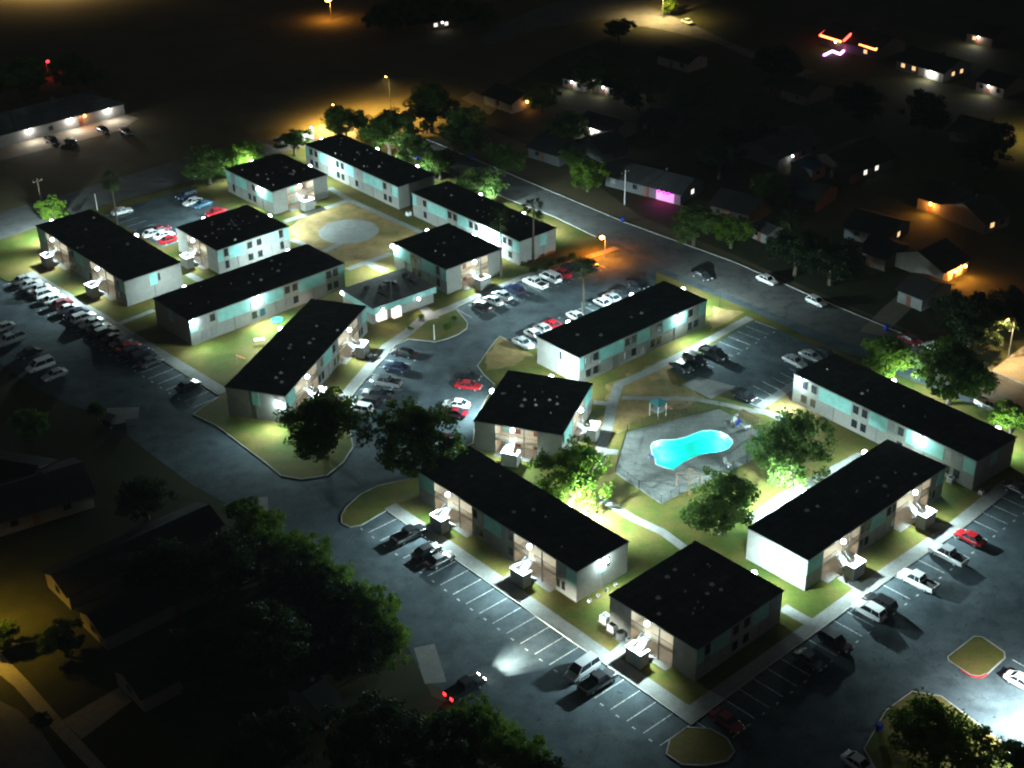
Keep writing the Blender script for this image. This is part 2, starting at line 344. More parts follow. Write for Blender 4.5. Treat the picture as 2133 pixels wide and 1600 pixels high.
PATHS = [
 ([(60,568),(468,817)], 2.0, 'straight concrete walk beside the crowded car row'),
 ([(812,1054),(1052,1220),(1288,1386),(1450,1497)], 2.2, 'long concrete walk beside the mostly empty stalls'),
 ([(1434,1489),(1576,1389),(1695,1304),(1865,1181),(1984,1101),(2104,1005)], 2.2, 'concrete walk along the stalls with a red car'),
 ([(712,833),(808,720),(850,692),(880,665),(950,638)], 2.2, 'concrete walk past the row beside the rotated long block up to the office'),
 ([(945,637),(1087,578),(1226,535),(1285,516)], 1.6, 'concrete walk along the stalls beside the palms'),
 ([(592,462),(728,417)], 1.6, 'pale walk crossing the round court below the stair block'),
 ([(686,391),(728,417),(886,488)], 1.5, 'dim walk along the long block behind the round court'),
 ([(673,525),(715,504),(730,497)], 1.5, 'short pale walk leading from the round slab'),
 ([(723,561),(765,546),(815,528)], 1.6, 'pale walk from the round court toward the bright corner lamp'),
 ([(765,547),(802,565)], 1.8, 'short bright walk to the office back door'),
 ([(607,498),(650,517)], 1.5, 'short pale walk at the corner of the block with many roof vents'),
 ([(244,676),(322,646)], 1.3, 'thin pale walk from the crowded car row to the end of a long block'),
 ([(391,571),(425,589)], 1.6, 'short pale walk by the bright stair of the block with many roof vents'),
 ([(1562,662),(1449,724),(1346,776),(1288,802),(1273,850),(1267,884),(1252,939),(1246,985)], 1.8, 'long pale walk running down beside the pool court'),
 ([(1252,939),(1287,943)], 1.6, 'short bright walk to the pool gate'),
 ([(1236,838),(1275,843)], 1.4, 'short dim walk from the rotated square block to the pool walk'),
 ([(1295,829),(1444,831),(1520,845),(1570,857)], 1.3, 'thin dim walk behind the playground'),
 ([(1570,855),(1600,860),(1640,877)], 1.8, 'pale stepping walk beyond the timber pergola'),
 ([(1581,849),(1667,794)], 1.8, 'pale walk along the end of the dark parking bay'),
 ([(1799,949),(1631,1039),(1565,1088)], 2.4, 'pale walk behind the long block under the lit tree'),
 ([(1245,1035),(1318,1080),(1381,1109),(1432,1147)], 1.5, 'pale stepping walk across the lawn below the pool court'),
 ([(1935,1093),(1985,1102)], 1.6, 'short walk from a stair tower to the stalls near the red car'),
 ([(1752,1200),(1803,1232)], 1.8, 'short bright walk from a stair tower to the stalls'),
 ([(1630,1266),(1699,1304)], 1.8, 'short pale walk at the end of the lowest square block'),
 ([(1310,1340),(1275,1372)], 1.8, 'short walk from the lowest stair tower to the stalls'),
 ([(1078,1196),(1050,1216)], 1.8, 'short walk from the middle stair tower to the empty stalls'),
 ([(935,1085),(890,1108)], 1.8, 'short walk from a stair tower to the stalls with three dark cars'),
 ([(880,640),(905,665)], 2.0, 'bright white ramp below the office porch lamp'),
]
for k, (p, w, l) in enumerate(PATHS): path(p, w, l, .1265 + .0015*k)
c = G(726, 482, .12); b = MB()
b.prism([(c.x+6.4*math.cos(t*math.pi/20), c.y+6.4*math.sin(t*math.pi/20)) for t in range(40)], .12, .14)
tag(struct('court_slab', b, M_CONC, 'round pale concrete slab in the middle of the tan court'), 'round pale concrete slab in the middle of the tan court', 'slab')

# stall paint
def stalls(A, B_, toward, n, length, label, z=.021, num=True, base=.016, off=.25):
    a = G(*A, base); c = G(*B_, base); t = G(*toward, base); b = MB()
    d = (c-a).normalized(); nrm = Vector((-d.y, d.x, 0))
    if (t-a).dot(nrm) < 0: nrm = -nrm
    L = (c-a).length; w = .055
    for k in range(n+1):
        if k in (0, n) and rnd.random() < .3: continue
        o = a + d*(L*k/n) + nrm*off; e = o + nrm*(length-off)
        b.quad((*(o-d*w)[:2], z), (*(o+d*w)[:2], z), (*(e+d*w)[:2], z), (*(e-d*w)[:2], z))
        if num and k < n:
            q = a + d*(L*(k+.5)/n) + nrm*(length+.1)
            for s in (-.24, .06):
                p0 = q+d*s; p1 = q+d*(s+.2)
                b.quad((*p0[:2], z), (*p1[:2], z), (*(p1+nrm*.22)[:2], z), (*(p0+nrm*.22)[:2], z))
    return struct('stall_lines', b, M_PAINT, label, 'painted lines')
stalls((805,1063),(1439,1509),(1000,1300),22,5.4,'white stall lines of the mostly empty parking row')
stalls((1440,1497),(2133,985),(1800,1400),28,5.4,'white stall lines of the row with a red car')
stalls((60,577),(459,825),(100,700),24,5.4,'white stall lines of the crowded car row')
stalls((948,642),(1226,541),(1100,640),12,5.2,'white stall lines beside the palms')
stalls((1108,728),(1362,612),(1060,700),12,5.2,'white stall lines behind the long block by the street')
stalls((822,720),(716,842),(900,800),8,5.4,'white stall lines beside the rotated long block')
stalls((1418,757),(1570,668),(1560,740),8,5.2,'white stall lines of the small dark parking bay',z=.129,base=.124)
stalls((1576,846),(1690,790),(1560,760),6,5.0,'faint stall lines at the pool end of the small dark parking bay',z=.129,base=.124,num=False)
stalls((220,450),(338,514),(330,440),8,5.0,'faint stall lines of the small parking court',z=.129,base=.124,num=False)
stalls((2105,1372),(2200,1300),(2140,1420),4,5.0,'faint stall lines beside the grass island with red kerb',num=False)

def island(pts, label, m=M_LAWN):
    b = MB(); b.prism(P2(pts, .12), .0, .12); struct('traffic_island', b, m, label, 'traffic island')
    kerb(pts, 'concrete kerb around the ' + label, closed=True)
I1 = [(2030,1325),(2047,1327),(2092,1358),(2093,1370),(2058,1402),(2040,1409),(2022,1406),(1976,1376),(1974,1368)]
island(I1, 'square grass island with a red painted kerb')
kerb([(2001,1396),(2022,1408),(2040,1411),(2056,1405)], 'red painted kerb of the square grass island', M_REDK, .2, .17)
island([(1395,1540),(1430,1515),(1480,1518),(1515,1538),(1530,1565),(1515,1584),(1470,1594),(1420,1592),(1388,1570)], 'oval grass island at the bottom end of the stalls')
island([(1845,1480),(1900,1440),(1960,1450),(2080,1540),(2130,1600),(2133,1700),(1880,1700),(1800,1560)], 'planted island under the large trees by the white floodlight pool')

# ------------------------------------------------------------------ lamps
def lamp_mesh(w=.5, h=.4, d=.16):
    hb = MB(); hb.box(-w/2-.05, w/2+.05, -d, 0, -h/2, h/2+.08)
    lb = MB(); lb.sphere((0, -d-.16, -.04), .30, 12)
    return hb.mesh('lamp_housing', M_METAL), lb
LM_H, _l = lamp_mesh(); LM_COOL = _l.mesh('lamp_lens', E_COOL); LM_WARM = _l.mesh('lamp_lens', E_WARM); LM_ORG = _l.mesh('lamp_lens', E_ORG); LM_PINK = _l.mesh('lamp_lens', E_PINK)
def wall_lamp(parent, M, x, z, power, col=COOL, lens=None, down=1.0, size=168, out=.06, lname='wall_lamp', big=None, wash=.02, beam=1.0):
    'M maps (along the wall, inward, up) to the thing; the lamp hangs on the wall at x, z'
    h = link(lname, LM_H, parent); h.matrix_local = M @ Matrix.Translation((x, -out, z))
    l = link('lamp_lens', lens or LM_COOL, h); big = big or (1.0 if power < 12000 else 1.25); l.scale = (big,)*3
    if power: light('SPOT', l, (0, -.68, -.14), (0, -1.5, -1), power*beam, col, 150, .95); light('POINT', l, (0, -.34, -.44), (0, 0, -1), power*wash, col, radius=.1)
    return h

# ------------------------------------------------------------------ apartment blocks
PW = 21000; PS = 19000
def face(F, L, Wd):
    s, d, n, ln = {'N': ((L/2, Wd/2), (-1, 0), (0, 1), L), 'E': ((L/2, -Wd/2), (0, 1), (1, 0), Wd),
                   'S': ((-L/2, -Wd/2), (1, 0), (0, -1), L), 'W': ((-L/2, Wd/2), (0, -1), (-1, 0), Wd)}[F]
    M = Matrix(((d[0], -n[0], 0, s[0]), (d[1], -n[1], 0, s[1]), (0, 0, 1, 0), (0, 0, 0, 1)))
    return M, ln
def bays(spec, ln):
    out = []; it = [(q[0], float(q[1:])) for q in spec.split()]; tot = sum(w for _, w in it); x = 0
    for k, w in it: out.append((k, x/tot*ln, (x+w)/tot*ln)); x += w
    return out
M_BLIND = mat('pale_blind', (.17, .18, .19), .5, .25, 6, spec=.5)
def window(parent, M, x, z, w=.95, h=1.25, pane=None):
    if pane is None and rnd.random() < .28: pane = M_BLIND
    f = MB(); f.box(x-w/2, x+w/2, -.05, .02, z, z+h, M=M); o = f.build('window', M_FRAME, parent)
    p = MB(); p.box(x-w/2+.06, x+w/2-.06, -.065, -.03, z+.06, z+h-.06, M=M); p.build('pane', pane or M_GLASS, o)
    return o
LONG = 'm4 w11 M19 w10 M10 w10 M20 w10 m6'
FRONT = 'm11 r25 w8 M11 w8 r25 w6 m6'
SQ = 'm8 v8 M22 w26 M20 v9 m7'
STAIR = 'b26 r48 b26'
END = 'b43 e14 b43'
ZL, ZU = .75, 3.35
def apartment(key, dims, faces, lamps, label, seed, vents=12, warm=WARM):
    cx, cy, a, L, Wd = dims; rn = random.Random(seed)
    t = thing('apartment_block', label, 'apartment building', (cx, cy, .12), R(a), 'two storey apartment blocks with black flat roofs')
    hh = H - .12; mid = 2.55
    poly = []; mats = []
    towers = []
    for F in 'SENW':
        M, ln = face(F, L, Wd)
        pt = lambda x, y: tuple((M @ Vector((x, y, 0)))[:2])
        poly.append(pt(0, 0)); mats.append(0)
        for k, x0, x1 in bays(faces.get(F, 'b1'), ln):
            if k == 'r':
                poly += [pt(x0, 0), pt(x0, 2.6), pt(x1, 2.6), pt(x1, 0)]; mats += [1, 1, 1, 0]
    w = MB(); w.prism(poly, -.12, hh, mats, top=False)
    w.build('wall', [M_SIDING, M_CREAM], t)
    fb = MB(); o = .12; fb.prism([(-L/2-o, -Wd/2-o), (L/2+o, -Wd/2-o), (L/2+o, Wd/2+o), (-L/2-o, Wd/2+o)], hh, hh+.16, bottom=True)
    fb.quad((-L/2-o, -Wd/2-o, hh+.002), (-L/2-o, Wd/2+o, hh+.002), (L/2+o, Wd/2+o, hh+.002), (L/2+o, -Wd/2-o, hh+.002))
    fb.build('fascia', M_FRAME, t)
    o = .15; rb = MB(); rb.prism([(-L/2-o, -Wd/2-o), (L/2+o, -Wd/2-o), (L/2+o, Wd/2+o), (-L/2-o, Wd/2+o)], hh+.16, hh+.25)
    roof = rb.build('roof', M_ROOF, t)
    for k in range(vents):
        cl = (rn.gauss(0, .30)*L*.9, rn.gauss(0, .22)*Wd*.9)
        if abs(cl[0]) > L*.45 or abs(cl[1]) > Wd*.45: continue
        v = MB(); r = rn.choice((.10, .13, .16, .20)); z = hh+.25
        v.tube([(cl[0], cl[1], z), (cl[0], cl[1], z+rn.uniform(.16, .30))], r, 8)
        if r > .15: v.tube([(cl[0], cl[1], z), (cl[0], cl[1], z+.1)], [r*2.0, r*1.3], 8)
        v.build('vent_pipe', M_VENT, roof)
    for F in 'SENW':
        M, ln = face(F, L, Wd)
        for k, x0, x1 in bays(faces.get(F, 'b1'), ln):
            xc = (x0+x1)/2; wd = x1-x0
            if k in 'Me':
                p = MB(); p.box(x0+.04, x1-.04, -.05, .02, mid+.06, hh-.04, M=M); p.build('wall_panel', M_MINT, t)
                dp = MB(); dp.box(xc-.05, xc+.05, -.10, -.02, .05, mid+.05, M=M); dp.build('downpipe', M_FRAME, t)
                if k == 'e': window(t, M, x1+.35, ZU-.2, .55, 1.6)
            elif k == 'm':
                p = MB(); p.box(x0+.04, x1-.04, -.05, .02, mid+.06, hh-.04, M=M); p.build('wall_panel', M_MINT, t)
            elif k in 'wv':
                for z in (ZL, ZU):
                    xs = (x0+wd*.25, x1-wd*.25) if k == 'w' else (xc,)
                    for x in xs: window(t, M, x, z, min(1.2, wd*.38) if k == 'w' else 1.0, 1.5 if k == 'w' else 1.75, E_WWIN if rn.random() < .006 else None)
            elif k == 'r':
                s = MB(); s.box(x0+.01, x1-.01, -.12, 2.59, mid-.18, mid, M=M); s.build('walkway', M_CREAM, t)
                fl = MB(); fl.box(x0+.01, x1-.01, -1.2, 2.59, -.1, .04, M=M); fl.build('porch_floor', M_CONC, t)
                tx = xc - .1
                rl = MB()
                for (a0, a1) in ((x0+.02, tx-1.15), (tx+.1, x1-.02)):
                    rl.box(a0, a1, -.11, -.06, mid+1.0, mid+1.06, M=M); rl.box(a0, a1, -.11, -.06, mid+.1, mid+.15, M=M)
                    n = max(2, int((a1-a0)/.22))
                    for q in range(n+1):
                        xx = a0+(a1-a0-.03)*q/n; rl.box(xx, xx+.025, -.10, -.07, mid+.12, mid+1.02, M=M)
                rl.build('railing', M_DMETAL, t)
                for xx in (x0+(x1-x0)*.70,):
                    ps = MB(); ps.box(xx-.07, xx+.07, -.26, -.13, 0, hh, M=M); ps.build('post', M_FRAME, t)
                for z in (.04, mid):
                    for q, xx in enumerate((x0+wd*.14, x0+wd*.42, x0+wd*.86)):
                        dr = MB(); dr.box(xx-.45, xx+.45, 2.50, 2.59, z+.005, z+2.05, M=M); dr.build('door', M_DOOR if (q+seed) % 3 else M_MINT, t)
                for z in (hh-.16, mid-.34):
                    for xx in (x0+wd*.28, x0+wd*.74):
                        cb = MB(); cb.box(xx-.14, xx+.14, 1.2, 1.5, z-.02, z+.1, M=M); c = cb.build('ceiling_lamp', E_WARM, t)
                        light('POINT', c, M @ Vector((xx, 1.1, z-.15)), (0, 0, -1), 120, warm if z > 3 else (1.0, .84, .62), radius=.1)
                # stair tower: ground flight, half landing behind a parapet, upper flight
                g = MB(); x0t, x1t, ya, yb = tx-1.3, tx+1.3, -3.35, -1.75
                g.box(x0t, x1t, ya, ya+.16, -.1, 2.25, M=M); g.box(x0t, x0t+.16, ya+.16, yb, -.1, 2.25, M=M); g.box(x1t-.16, x1t, ya+.16, yb, -.1, 2.25, M=M)
                g.box(x0t+.16, x1t-.16, ya+.16, yb, 1.12, 1.28, M=M)
                lt = g.build('landing_tower', M_SIDING, t)
                cp = MB(); cp.box(x0t-.08, x1t+.08, ya-.08, ya+.3, 2.25, 2.34, M=M); cp.box(x0t-.08, x0t+.3, ya+.3, yb+.05, 2.25, 2.34, M=M); cp.box(x1t-.3, x1t+.08, ya+.3, yb+.05, 2.25, 2.34, M=M)
                cp.build('parapet_cap', M_CAP, lt)
                st = MB(); n = 7
                for q in range(n):
                    y0 = yb+(1.63/n)*q; z1 = 1.28+(mid-1.28)*(q+1)/n
                    st.box(tx-1.05, tx+.0, y0, y0+1.63/n+.02, z1-.2, z1-.001, M=M)
                st.box(tx-1.12, tx-1.06, yb, -.13, 2.2, 2.28, M=M)
                st.build('stair_flight', M_STEP, t)
                s2 = MB()
                for q in range(n):
                    y0 = yb+(1.5/n)*q; z1 = 1.28*(1-(q+1)/(n+.5)); s2.box(tx+.08, tx+1.08, y0, y0+1.5/n+.02, max(-.1, z1-.25), z1, M=M)
                s2.build('stair_flight', M_STEP, t)
                hr = MB()
                for xx in (tx-1.09, tx+.04):
                    hr.tube([M @ Vector((xx, yb, 2.2)), M @ Vector((xx, -.12, mid+.95))], .03, 5)
                    for q in range(6):
                        f = q/5; y = yb+(-.12-yb)*f; hr.tube([M @ Vector((xx, y, 1.28+(mid-1.28)*f)), M @ Vector((xx, y, 2.2+(mid+.95-2.2)*f))], .018, 4)
                hr.build('handrail', M_METAL, t)
                wall_lamp(t, M, xc-wd*.06, hh-.12, PS, out=.14)
        for (Fl, f, pw, zz) in lamps:
            if Fl == F: wall_lamp(t, M, ln*f, hh-.12-zz, PW*pw, out=.14 if zz == 0 else .06, wash=.07/max(.6, pw), big=1.45)
    return t
DIM = {'B1':(-80.91,266.98,41.44,12.24,36.61),'B2':(-56.81,274.30,41.40,17.08,15.55),'B3':(-49.24,248.83,41.78,34.62,12.29),'B4':(-36.94,222.63,-18.44,10.80,33.84),
'B5':(-12.39,263.08,40.71,14.02,16.84),'B6':(-51.85,304.57,41.41,14.48,18.62),'B7':(-31.82,311.45,40.49,10.19,35.92),'B8':(-5.67,280.96,40.79,9.72,34.87),
'B9':(20.18,230.68,40.89,32.24,10.60),'B10':(3.57,201.68,-19.30,14.47,16.83),'B11':(0.72,172.48,41.55,9.88,33.90),'B12':(23.76,151.48,42.23,17.07,15.07),
'B13':(48.57,173.23,42.22,33.42,10.30),'B14':(62.09,198.91,39.29,10.12,35.42)}
AP = [
 ('B1', {'W': FRONT, 'S': END}, [('E', .5, .5, 0), ('N', .7, 2.0, 0)], 'long block with two stair towers facing the crowded car row, bright bare end wall', 10),
 ('B2', {'W': STAIR, 'S': SQ}, [('E', .5, 1.2, 0), ('N', .6, 1.1, 0)], 'square block dotted with many pale roof vents beside the crowded car row block', 22),
 ('B3', {'S': 'm5 w12 M20 w10 M12 w10 M18 w9 m4', 'W': 'b40 M14 b46', 'N': LONG}, [('S', .42, 1.3, 0), ('S', .02, .35, 0), ('N', .12, .8, 0), ('N', .8, .4, 0)], 'long mint panelled block with no stair tower beside the flat roofed office', 14),
 ('B4', {'E': FRONT, 'S': 'b43 M14 b43', 'N': 'b20 M20 b60'}, [('S', .93, .5, 1.0), ('W', .35, .35, 0)], 'long block turned askew from the others, two stair towers facing parked cars', 12),
 ('B5', {'W': 'm10 M22 w20 M25 v10 m10', 'S': STAIR}, [('W', .03, 1.0, 0), ('E', .55, 1.5, 0), ('N', .35, .5, 0)], 'square block behind the flat roofed office, glowing stair recess', 6),
 ('B6', {'W': 'm10 v10 M25 w20 M25 m10', 'S': STAIR}, [('W', .76, .9, 0), ('E', .4, .6, 0), ('N', .5, 1.2, 0)], 'farthest square block with bright stair recess on the round court', 16),
 ('B7', {'W': LONG, 'S': 'b1'}, [('E', .20, .4, 0), ('E', .62, .7, 0), ('N', .5, .5, 0)], 'farthest long block with mint panels along the round court', 18),
 ('B8', {'W': LONG, 'S': 'b55 M20 b25'}, [('E', .30, 1.3, 0), ('E', .70, 1.1, 0)], 'long mint panelled block beside the two tall palms and the street', 12),
 ('B9', {'S': LONG, 'W': 'b40 e14 b46', 'N': LONG}, [('E', .6, 1.7, 0), ('S', .775, .7, .25), ('N', .25, .9, 0), ('N', .75, .9, 0)], 'long block between the street and car rows, dazzling lamp near its end', 5),
 ('B10', {'S': 'b24 r48 b28', 'E': 'v8 M24 b6 r30 b8 M24'}, [('N', .5, 1.4, 0), ('W', .4, .8, 0)], 'square block turned askew beside the swimming pool court', 15),
 ('B11', {'W': FRONT, 'S': END}, [('S', .5, .55, 0), ('E', .36, 5.0, 0)], 'long block with two stair towers facing the mostly empty stalls', 7),
 ('B12', {'W': STAIR, 'S': SQ, 'E': STAIR.replace('r48', 'b48')}, [('E', .35, 1.0, 0)], 'square block at the bottom corner with a dark windowed side', 15),
 ('B13', {'S': FRONT, 'W': END}, [('N', .60, 4.5, 0), ('N', .15, .35, 0)], 'long block facing the stalls with a red car, white end wall', 13),
 ('B14', {'W': LONG, 'S': 'b38 M20 b42'}, [('W', .04, .9, 0), ('W', .715, 1.0, 0), ('E', .66, 1.6, 0), ('E', .10, .8, 0)], 'long block by the street trees with two dazzling wall lamps', 6),
]
for k, (key, fc, lp, lb, nv) in enumerate(AP): apartment(key, DIM[key], fc, lp, lb, k+3, nv)

# ------------------------------------------------------------------ office
def office():
    A = G(720, 600, 3.7); B_ = G(815, 562, 3.7); Cc = G(907, 598, 3.7); D = G(778, 643, 3.7)
    d = (Cc-D).to_2d(); L = d.length; a = math.atan2(d.y, d.x); n = Vector((-math.sin(a), math.cos(a))); Wd = (A-D).to_2d().dot(n)
    c = (D+Cc)/2 + Vector((n.x, n.y, 0))*Wd/2
    t = thing('office_building', 'low flat roofed office with mint fascia and white lit entrance', 'office building', (c.x, c.y, .12), a)
    w = MB(); w.prism([(-L/2, -Wd/2+.8), (L/2, -Wd/2+.8), (L/2, Wd/2), (-L/2, Wd/2)], -.1, 3.3, top=False); w.build('wall', M_SIDING, t)
    f = MB(); f.prism([(-L/2-.2, -Wd/2), (L/2+.2, -Wd/2), (L/2+.2, Wd/2+.2), (-L/2-.2, Wd/2+.2)], 2.3, 3.55, top=False)
    f.quad((-L/2-.2, -Wd/2, 2.31), (-L/2-.2, Wd/2+.2, 2.31), (L/2+.2, Wd/2+.2, 2.31), (L/2+.2, -Wd/2, 2.31)); f.build('fascia', M_MINT, t)
    r = MB(); r.prism([(-L/2-.22, -Wd/2-.02), (L/2+.22, -Wd/2-.02), (L/2+.22, Wd/2+.22), (-L/2-.22, Wd/2+.22)], 3.55, 3.62); rf = r.build('roof', M_GROOF, t)
    for x, y, sx, sy, z in ((-1.0, .6, .6, .5, .7), (.6, 1.6, .5, .5, .6), (1.8, .6, .4, .5, .5), (5.2, 1.8, .5, .5, .6), (-3.4, 2.4, .4, .3, .5)):
        u = MB(); u.box(x-sx, x+sx, y-sy, y+sy, 3.62, 3.62+z); u.box(x-sx*.7, x+sx*.7, y-sy*.7, y+sy*.7, 3.62+z, 3.7+z); u.build('roof_unit', M_DMETAL, rf)
    st = MB()
    for pts in ([(-3, 0), (-2.6, -4), (-2.2, -.5)], [(4.4, 0), (5, -2.5), (5.3, .2)]): st.prism([(x, y) for x, y in pts], 3.62, 3.626, side=False)
    st.build('dark_roof_patch', M_ROOF, rf)  # two thin dark triangles laid flat on the roof
    M, ln = face('S', L, Wd)
    # lit arched window and entrance under the fascia
    for xx, wd, z0, z1, nm in ((ln*.13, 2.0, .5, 2.7, 'arched_window'), (ln*.37, 1.8, .05, 2.5, 'entrance_door')):
        p = MB(); k = 9; pr = [(xx-wd/2, z0), (xx+wd/2, z0), (xx+wd/2, z1-.5)] + [(xx+wd/2*math.cos(q*math.pi/k), z1-.5+.5*math.sin(q*math.pi/k)) for q in range(1, k)] + [(xx-wd/2, z1-.5)]
        i = len(p.v); p.v += [tuple(M @ Vector((x, -.06, z))) for x, z in pr]; p.f.append(tuple(range(i, i+len(pr)))); p.m.append(0)
        p.v += [tuple(M @ Vector((x, .82, z))) for x, z in pr]; p.m += [0]*len(pr)
        for q in range(len(pr)): p.f.append((i+q, i+len(pr)+q, i+len(pr)+(q+1) % len(pr), i+(q+1) % len(pr)))
        p.build(nm, E_WIN, t)
    lb = MB(); x = ln*.60; rn = random.Random(4)
    while x < ln*.96:
        wd = rn.uniform(.22, .42); h0 = rn.uniform(.28, .5); yb = 2.65; 
        if rn.random() < .82:
            lb.box(x, x+.07, -.06, 0, yb, yb+h0, M=M); lb.box(x, x+wd*.7, -.06, 0, yb+h0-.08, yb+h0, M=M)
            if rn.random() < .5: lb.box(x+wd*.6, x+wd*.6+.07, -.06, 0, yb, yb+h0*.6, M=M)
        x += wd+.1
    lb.build('sign_lettering', M_CAP, t)
    wall_lamp(t, M, ln*.70, 2.6, 1500, WHT); wall_lamp(t, M, ln*.13, 2.9, 500, WHT)
    M, ln = face('W', L, Wd); wall_lamp(t, M, .4, 3.1, 3600, (1, .92, .82), LM_COOL)
office()

# ------------------------------------------------------------------ cars
def loft(mb, secs, m=0, close=True):
    'secs: list of rings (same count) along the car'
    n = len(secs[0]); b = len(mb.v)
    for s in secs: mb.v += [tuple(p) for p in s]
    for k in range(len(secs)-1):
        for q in range(n):
            j = (q+1) % n; mb.f.append((b+k*n+q, b+k*n+j, b+(k+1)*n+j, b+(k+1)*n+q)); mb.m.append(m)
    if close:
        mb.f.append(tuple(b+q for q in range(n))[::-1]); mb.m.append(m)
        e = b+(len(secs)-1)*n; mb.f.append(tuple(e+q for q in range(n))); mb.m.append(m)
def ring(x, hw, z0, z1, sh=.10, tuck=.06):
    return [(x, -hw+.08, z0), (x, -hw, z0+.14), (x, -hw, z1-sh*1.6), (x, -hw+tuck, z1-sh*.5), (x, -hw+tuck+.12, z1), (x, hw-tuck-.12, z1), (x, hw-tuck, z1-sh*.5), (x, hw, z1-sh*1.6), (x, hw, z0+.14), (x, hw-.08, z0)][::-1]
KINDS = {  # length, half width, body stations (x, top z, width factor), cabin: (x rear low, x rear top, x front top, x front low), belt z, roof z
 'sedan': dict(L=4.65, hw=.90, st=[(-2.32,.62,.80),(-2.22,.88,.92),(-1.5,.97,1),(-.9,.95,1),(.9,.92,1),(1.5,.86,.98),(2.1,.74,.90),(2.32,.52,.78)], cab=(-1.75,-.95,.35,1.05), belt=.90, roof=1.42),
 'hatchback': dict(L=4.2, hw=.88, st=[(-2.1,.62,.84),(-2.02,.92,.94),(-1.3,.98,1),(.8,.95,1),(1.3,.90,.98),(1.9,.76,.90),(2.1,.54,.80)], cab=(-2.0,-1.45,.25,1.05), belt=.92, roof=1.48),
 'suv': dict(L=4.75, hw=.96, st=[(-2.37,.70,.86),(-2.30,1.05,.95),(-1.4,1.12,1),(.9,1.10,1),(1.5,1.06,.99),(2.15,.96,.93),(2.37,.62,.84)], cab=(-2.25,-1.95,.30,1.05), belt=1.06, roof=1.74),
 'van': dict(L=5.0, hw=.98, st=[(-2.5,.72,.90),(-2.45,1.10,.97),(-1.5,1.14,1),(1.2,1.10,1),(1.7,1.02,.98),(2.3,.86,.92),(2.5,.60,.84)], cab=(-2.44,-2.2,.75,1.6), belt=1.08, roof=1.86),
 'pickup': dict(L=5.6, hw=.98, st=[(-2.8,.78,.94),(-2.74,.98,.98),(-.75,.98,1),(-.7,1.12,1),(1.3,1.12,1),(2.0,1.08,.98),(2.62,1.0,.94),(2.8,.66,.86)], cab=(-.72,-.52,.85,1.45), belt=1.08, roof=1.80),
}
WH = MB()
def wheel_mesh(r=.33, w=.22):
    t = MB(); t.tube([(0, -w/2, 0), (0, w/2, 0)], r, 14); a = t.mesh('wheel', M_RUBBER)
    k = MB(); k.tube([(0, -w/2-.01, 0), (0, w/2+.01, 0)], r*.62, 10); return a, k.mesh('rim', M_RIM)
TYRE, RIM = wheel_mesh()
M_LAMPGLASS = mat('lamp_glass', (.7, .72, .75), .15, .05, spec=.6); M_TAILGLASS = mat('tail_glass', (.30, .01, .01), .2, .1, spec=.5)
CARMESH = {}
for kn, s in KINDS.items():
    b = MB(); hw = s['hw']
    loft(b, [ring(x, hw*w, .28 if abs(x) < s['L']/2-.15 else .38, z) for x, z, w in s['st']])
    x0, x1, x2, x3 = s['cab']; zb, zr = s['belt'], s['roof']; hb, ht = hw-.09, hw-.26
    # painted roof and pillars
    b.box(x1-.02, x2+.02, -ht-.015, ht+.015, zr-.03, zr+.03)
    for sx in (-1, 1):
        for (xa, xb) in ((x0, x1), (x3, x2)):
            b.tube([(xa, sx*hb, zb), (xb, sx*ht, zr)], .045, 4)
        b.tube([((x1+x2)/2-.05, sx*(hb+.01), zb), ((x1+x2)/2-.05, sx*(ht+.01), zr)], .04, 4)
    for sy in (-1, 1): b.box(x3-.25, x3-.05, sy*(hw+.02)-.08, sy*(hw+.02)+.08, zb-.02, zb+.12)
    if kn == 'pickup':
        for sx in (-1, 1): b.box(-2.76, -.76, sx*(hw-.05)-.05, sx*(hw-.05)+.05, .95, 1.16)
        b.box(-2.79, -2.71, -hw+.1, hw-.1, .95, 1.16)
    body = b.mesh('body', mat('paint_base', (.5, .5, .5), .3), False)
    g = MB(); loft(g, [[(x0, -hb, zb-.03), (x0, hb, zb-.03), (x3, hb, zb-.03), (x3, -hb, zb-.03)], [(x1, -ht, zr-.02), (x1, ht, zr-.02), (x2, ht, zr-.02), (x2, -ht, zr-.02)]])
    glass = g.mesh('windows', M_GLASS)
    hl = MB(); hl.box(-.08, .06, -.20, .20, -.09, .09); tl = MB(); tl.box(-.06, .08, -.19, .19, -.10, .10)
    wb = s['L']*.29
    bed = None
    if kn == 'pickup':
        q = MB(); q.quad((-2.70, -hw+.10, .99), (-.78, -hw+.10, .99), (-.78, hw-.10, .99), (-2.70, hw-.10, .99)); bed = q.mesh('cargo_bed', M_DMETAL)
    CARMESH[kn] = (body, glass, hl.mesh('headlight', M_LAMPGLASS), tl.mesh('tail_light', M_TAILGLASS), bed, wb)
PAINT = {'white': (.80, .80, .80), 'silver': (.48, .50, .52), 'grey': (.16, .17, .18), 'black': (.010, .010, .012), 'red': (.42, .010, .018), 'maroon': (.16, .008, .018),
         'navy': (.012, .02, .06), 'teal': (.015, .05, .055), 'blue': (.06, .16, .26), 'charcoal': (.035, .036, .04)}
for k, v in PAINT.items(): mat('paint_'+k, v, .28, .04, .4, metal=.25 if k in ('silver', 'grey', 'blue', 'charcoal') else 0, spec=.5, coat=.6)
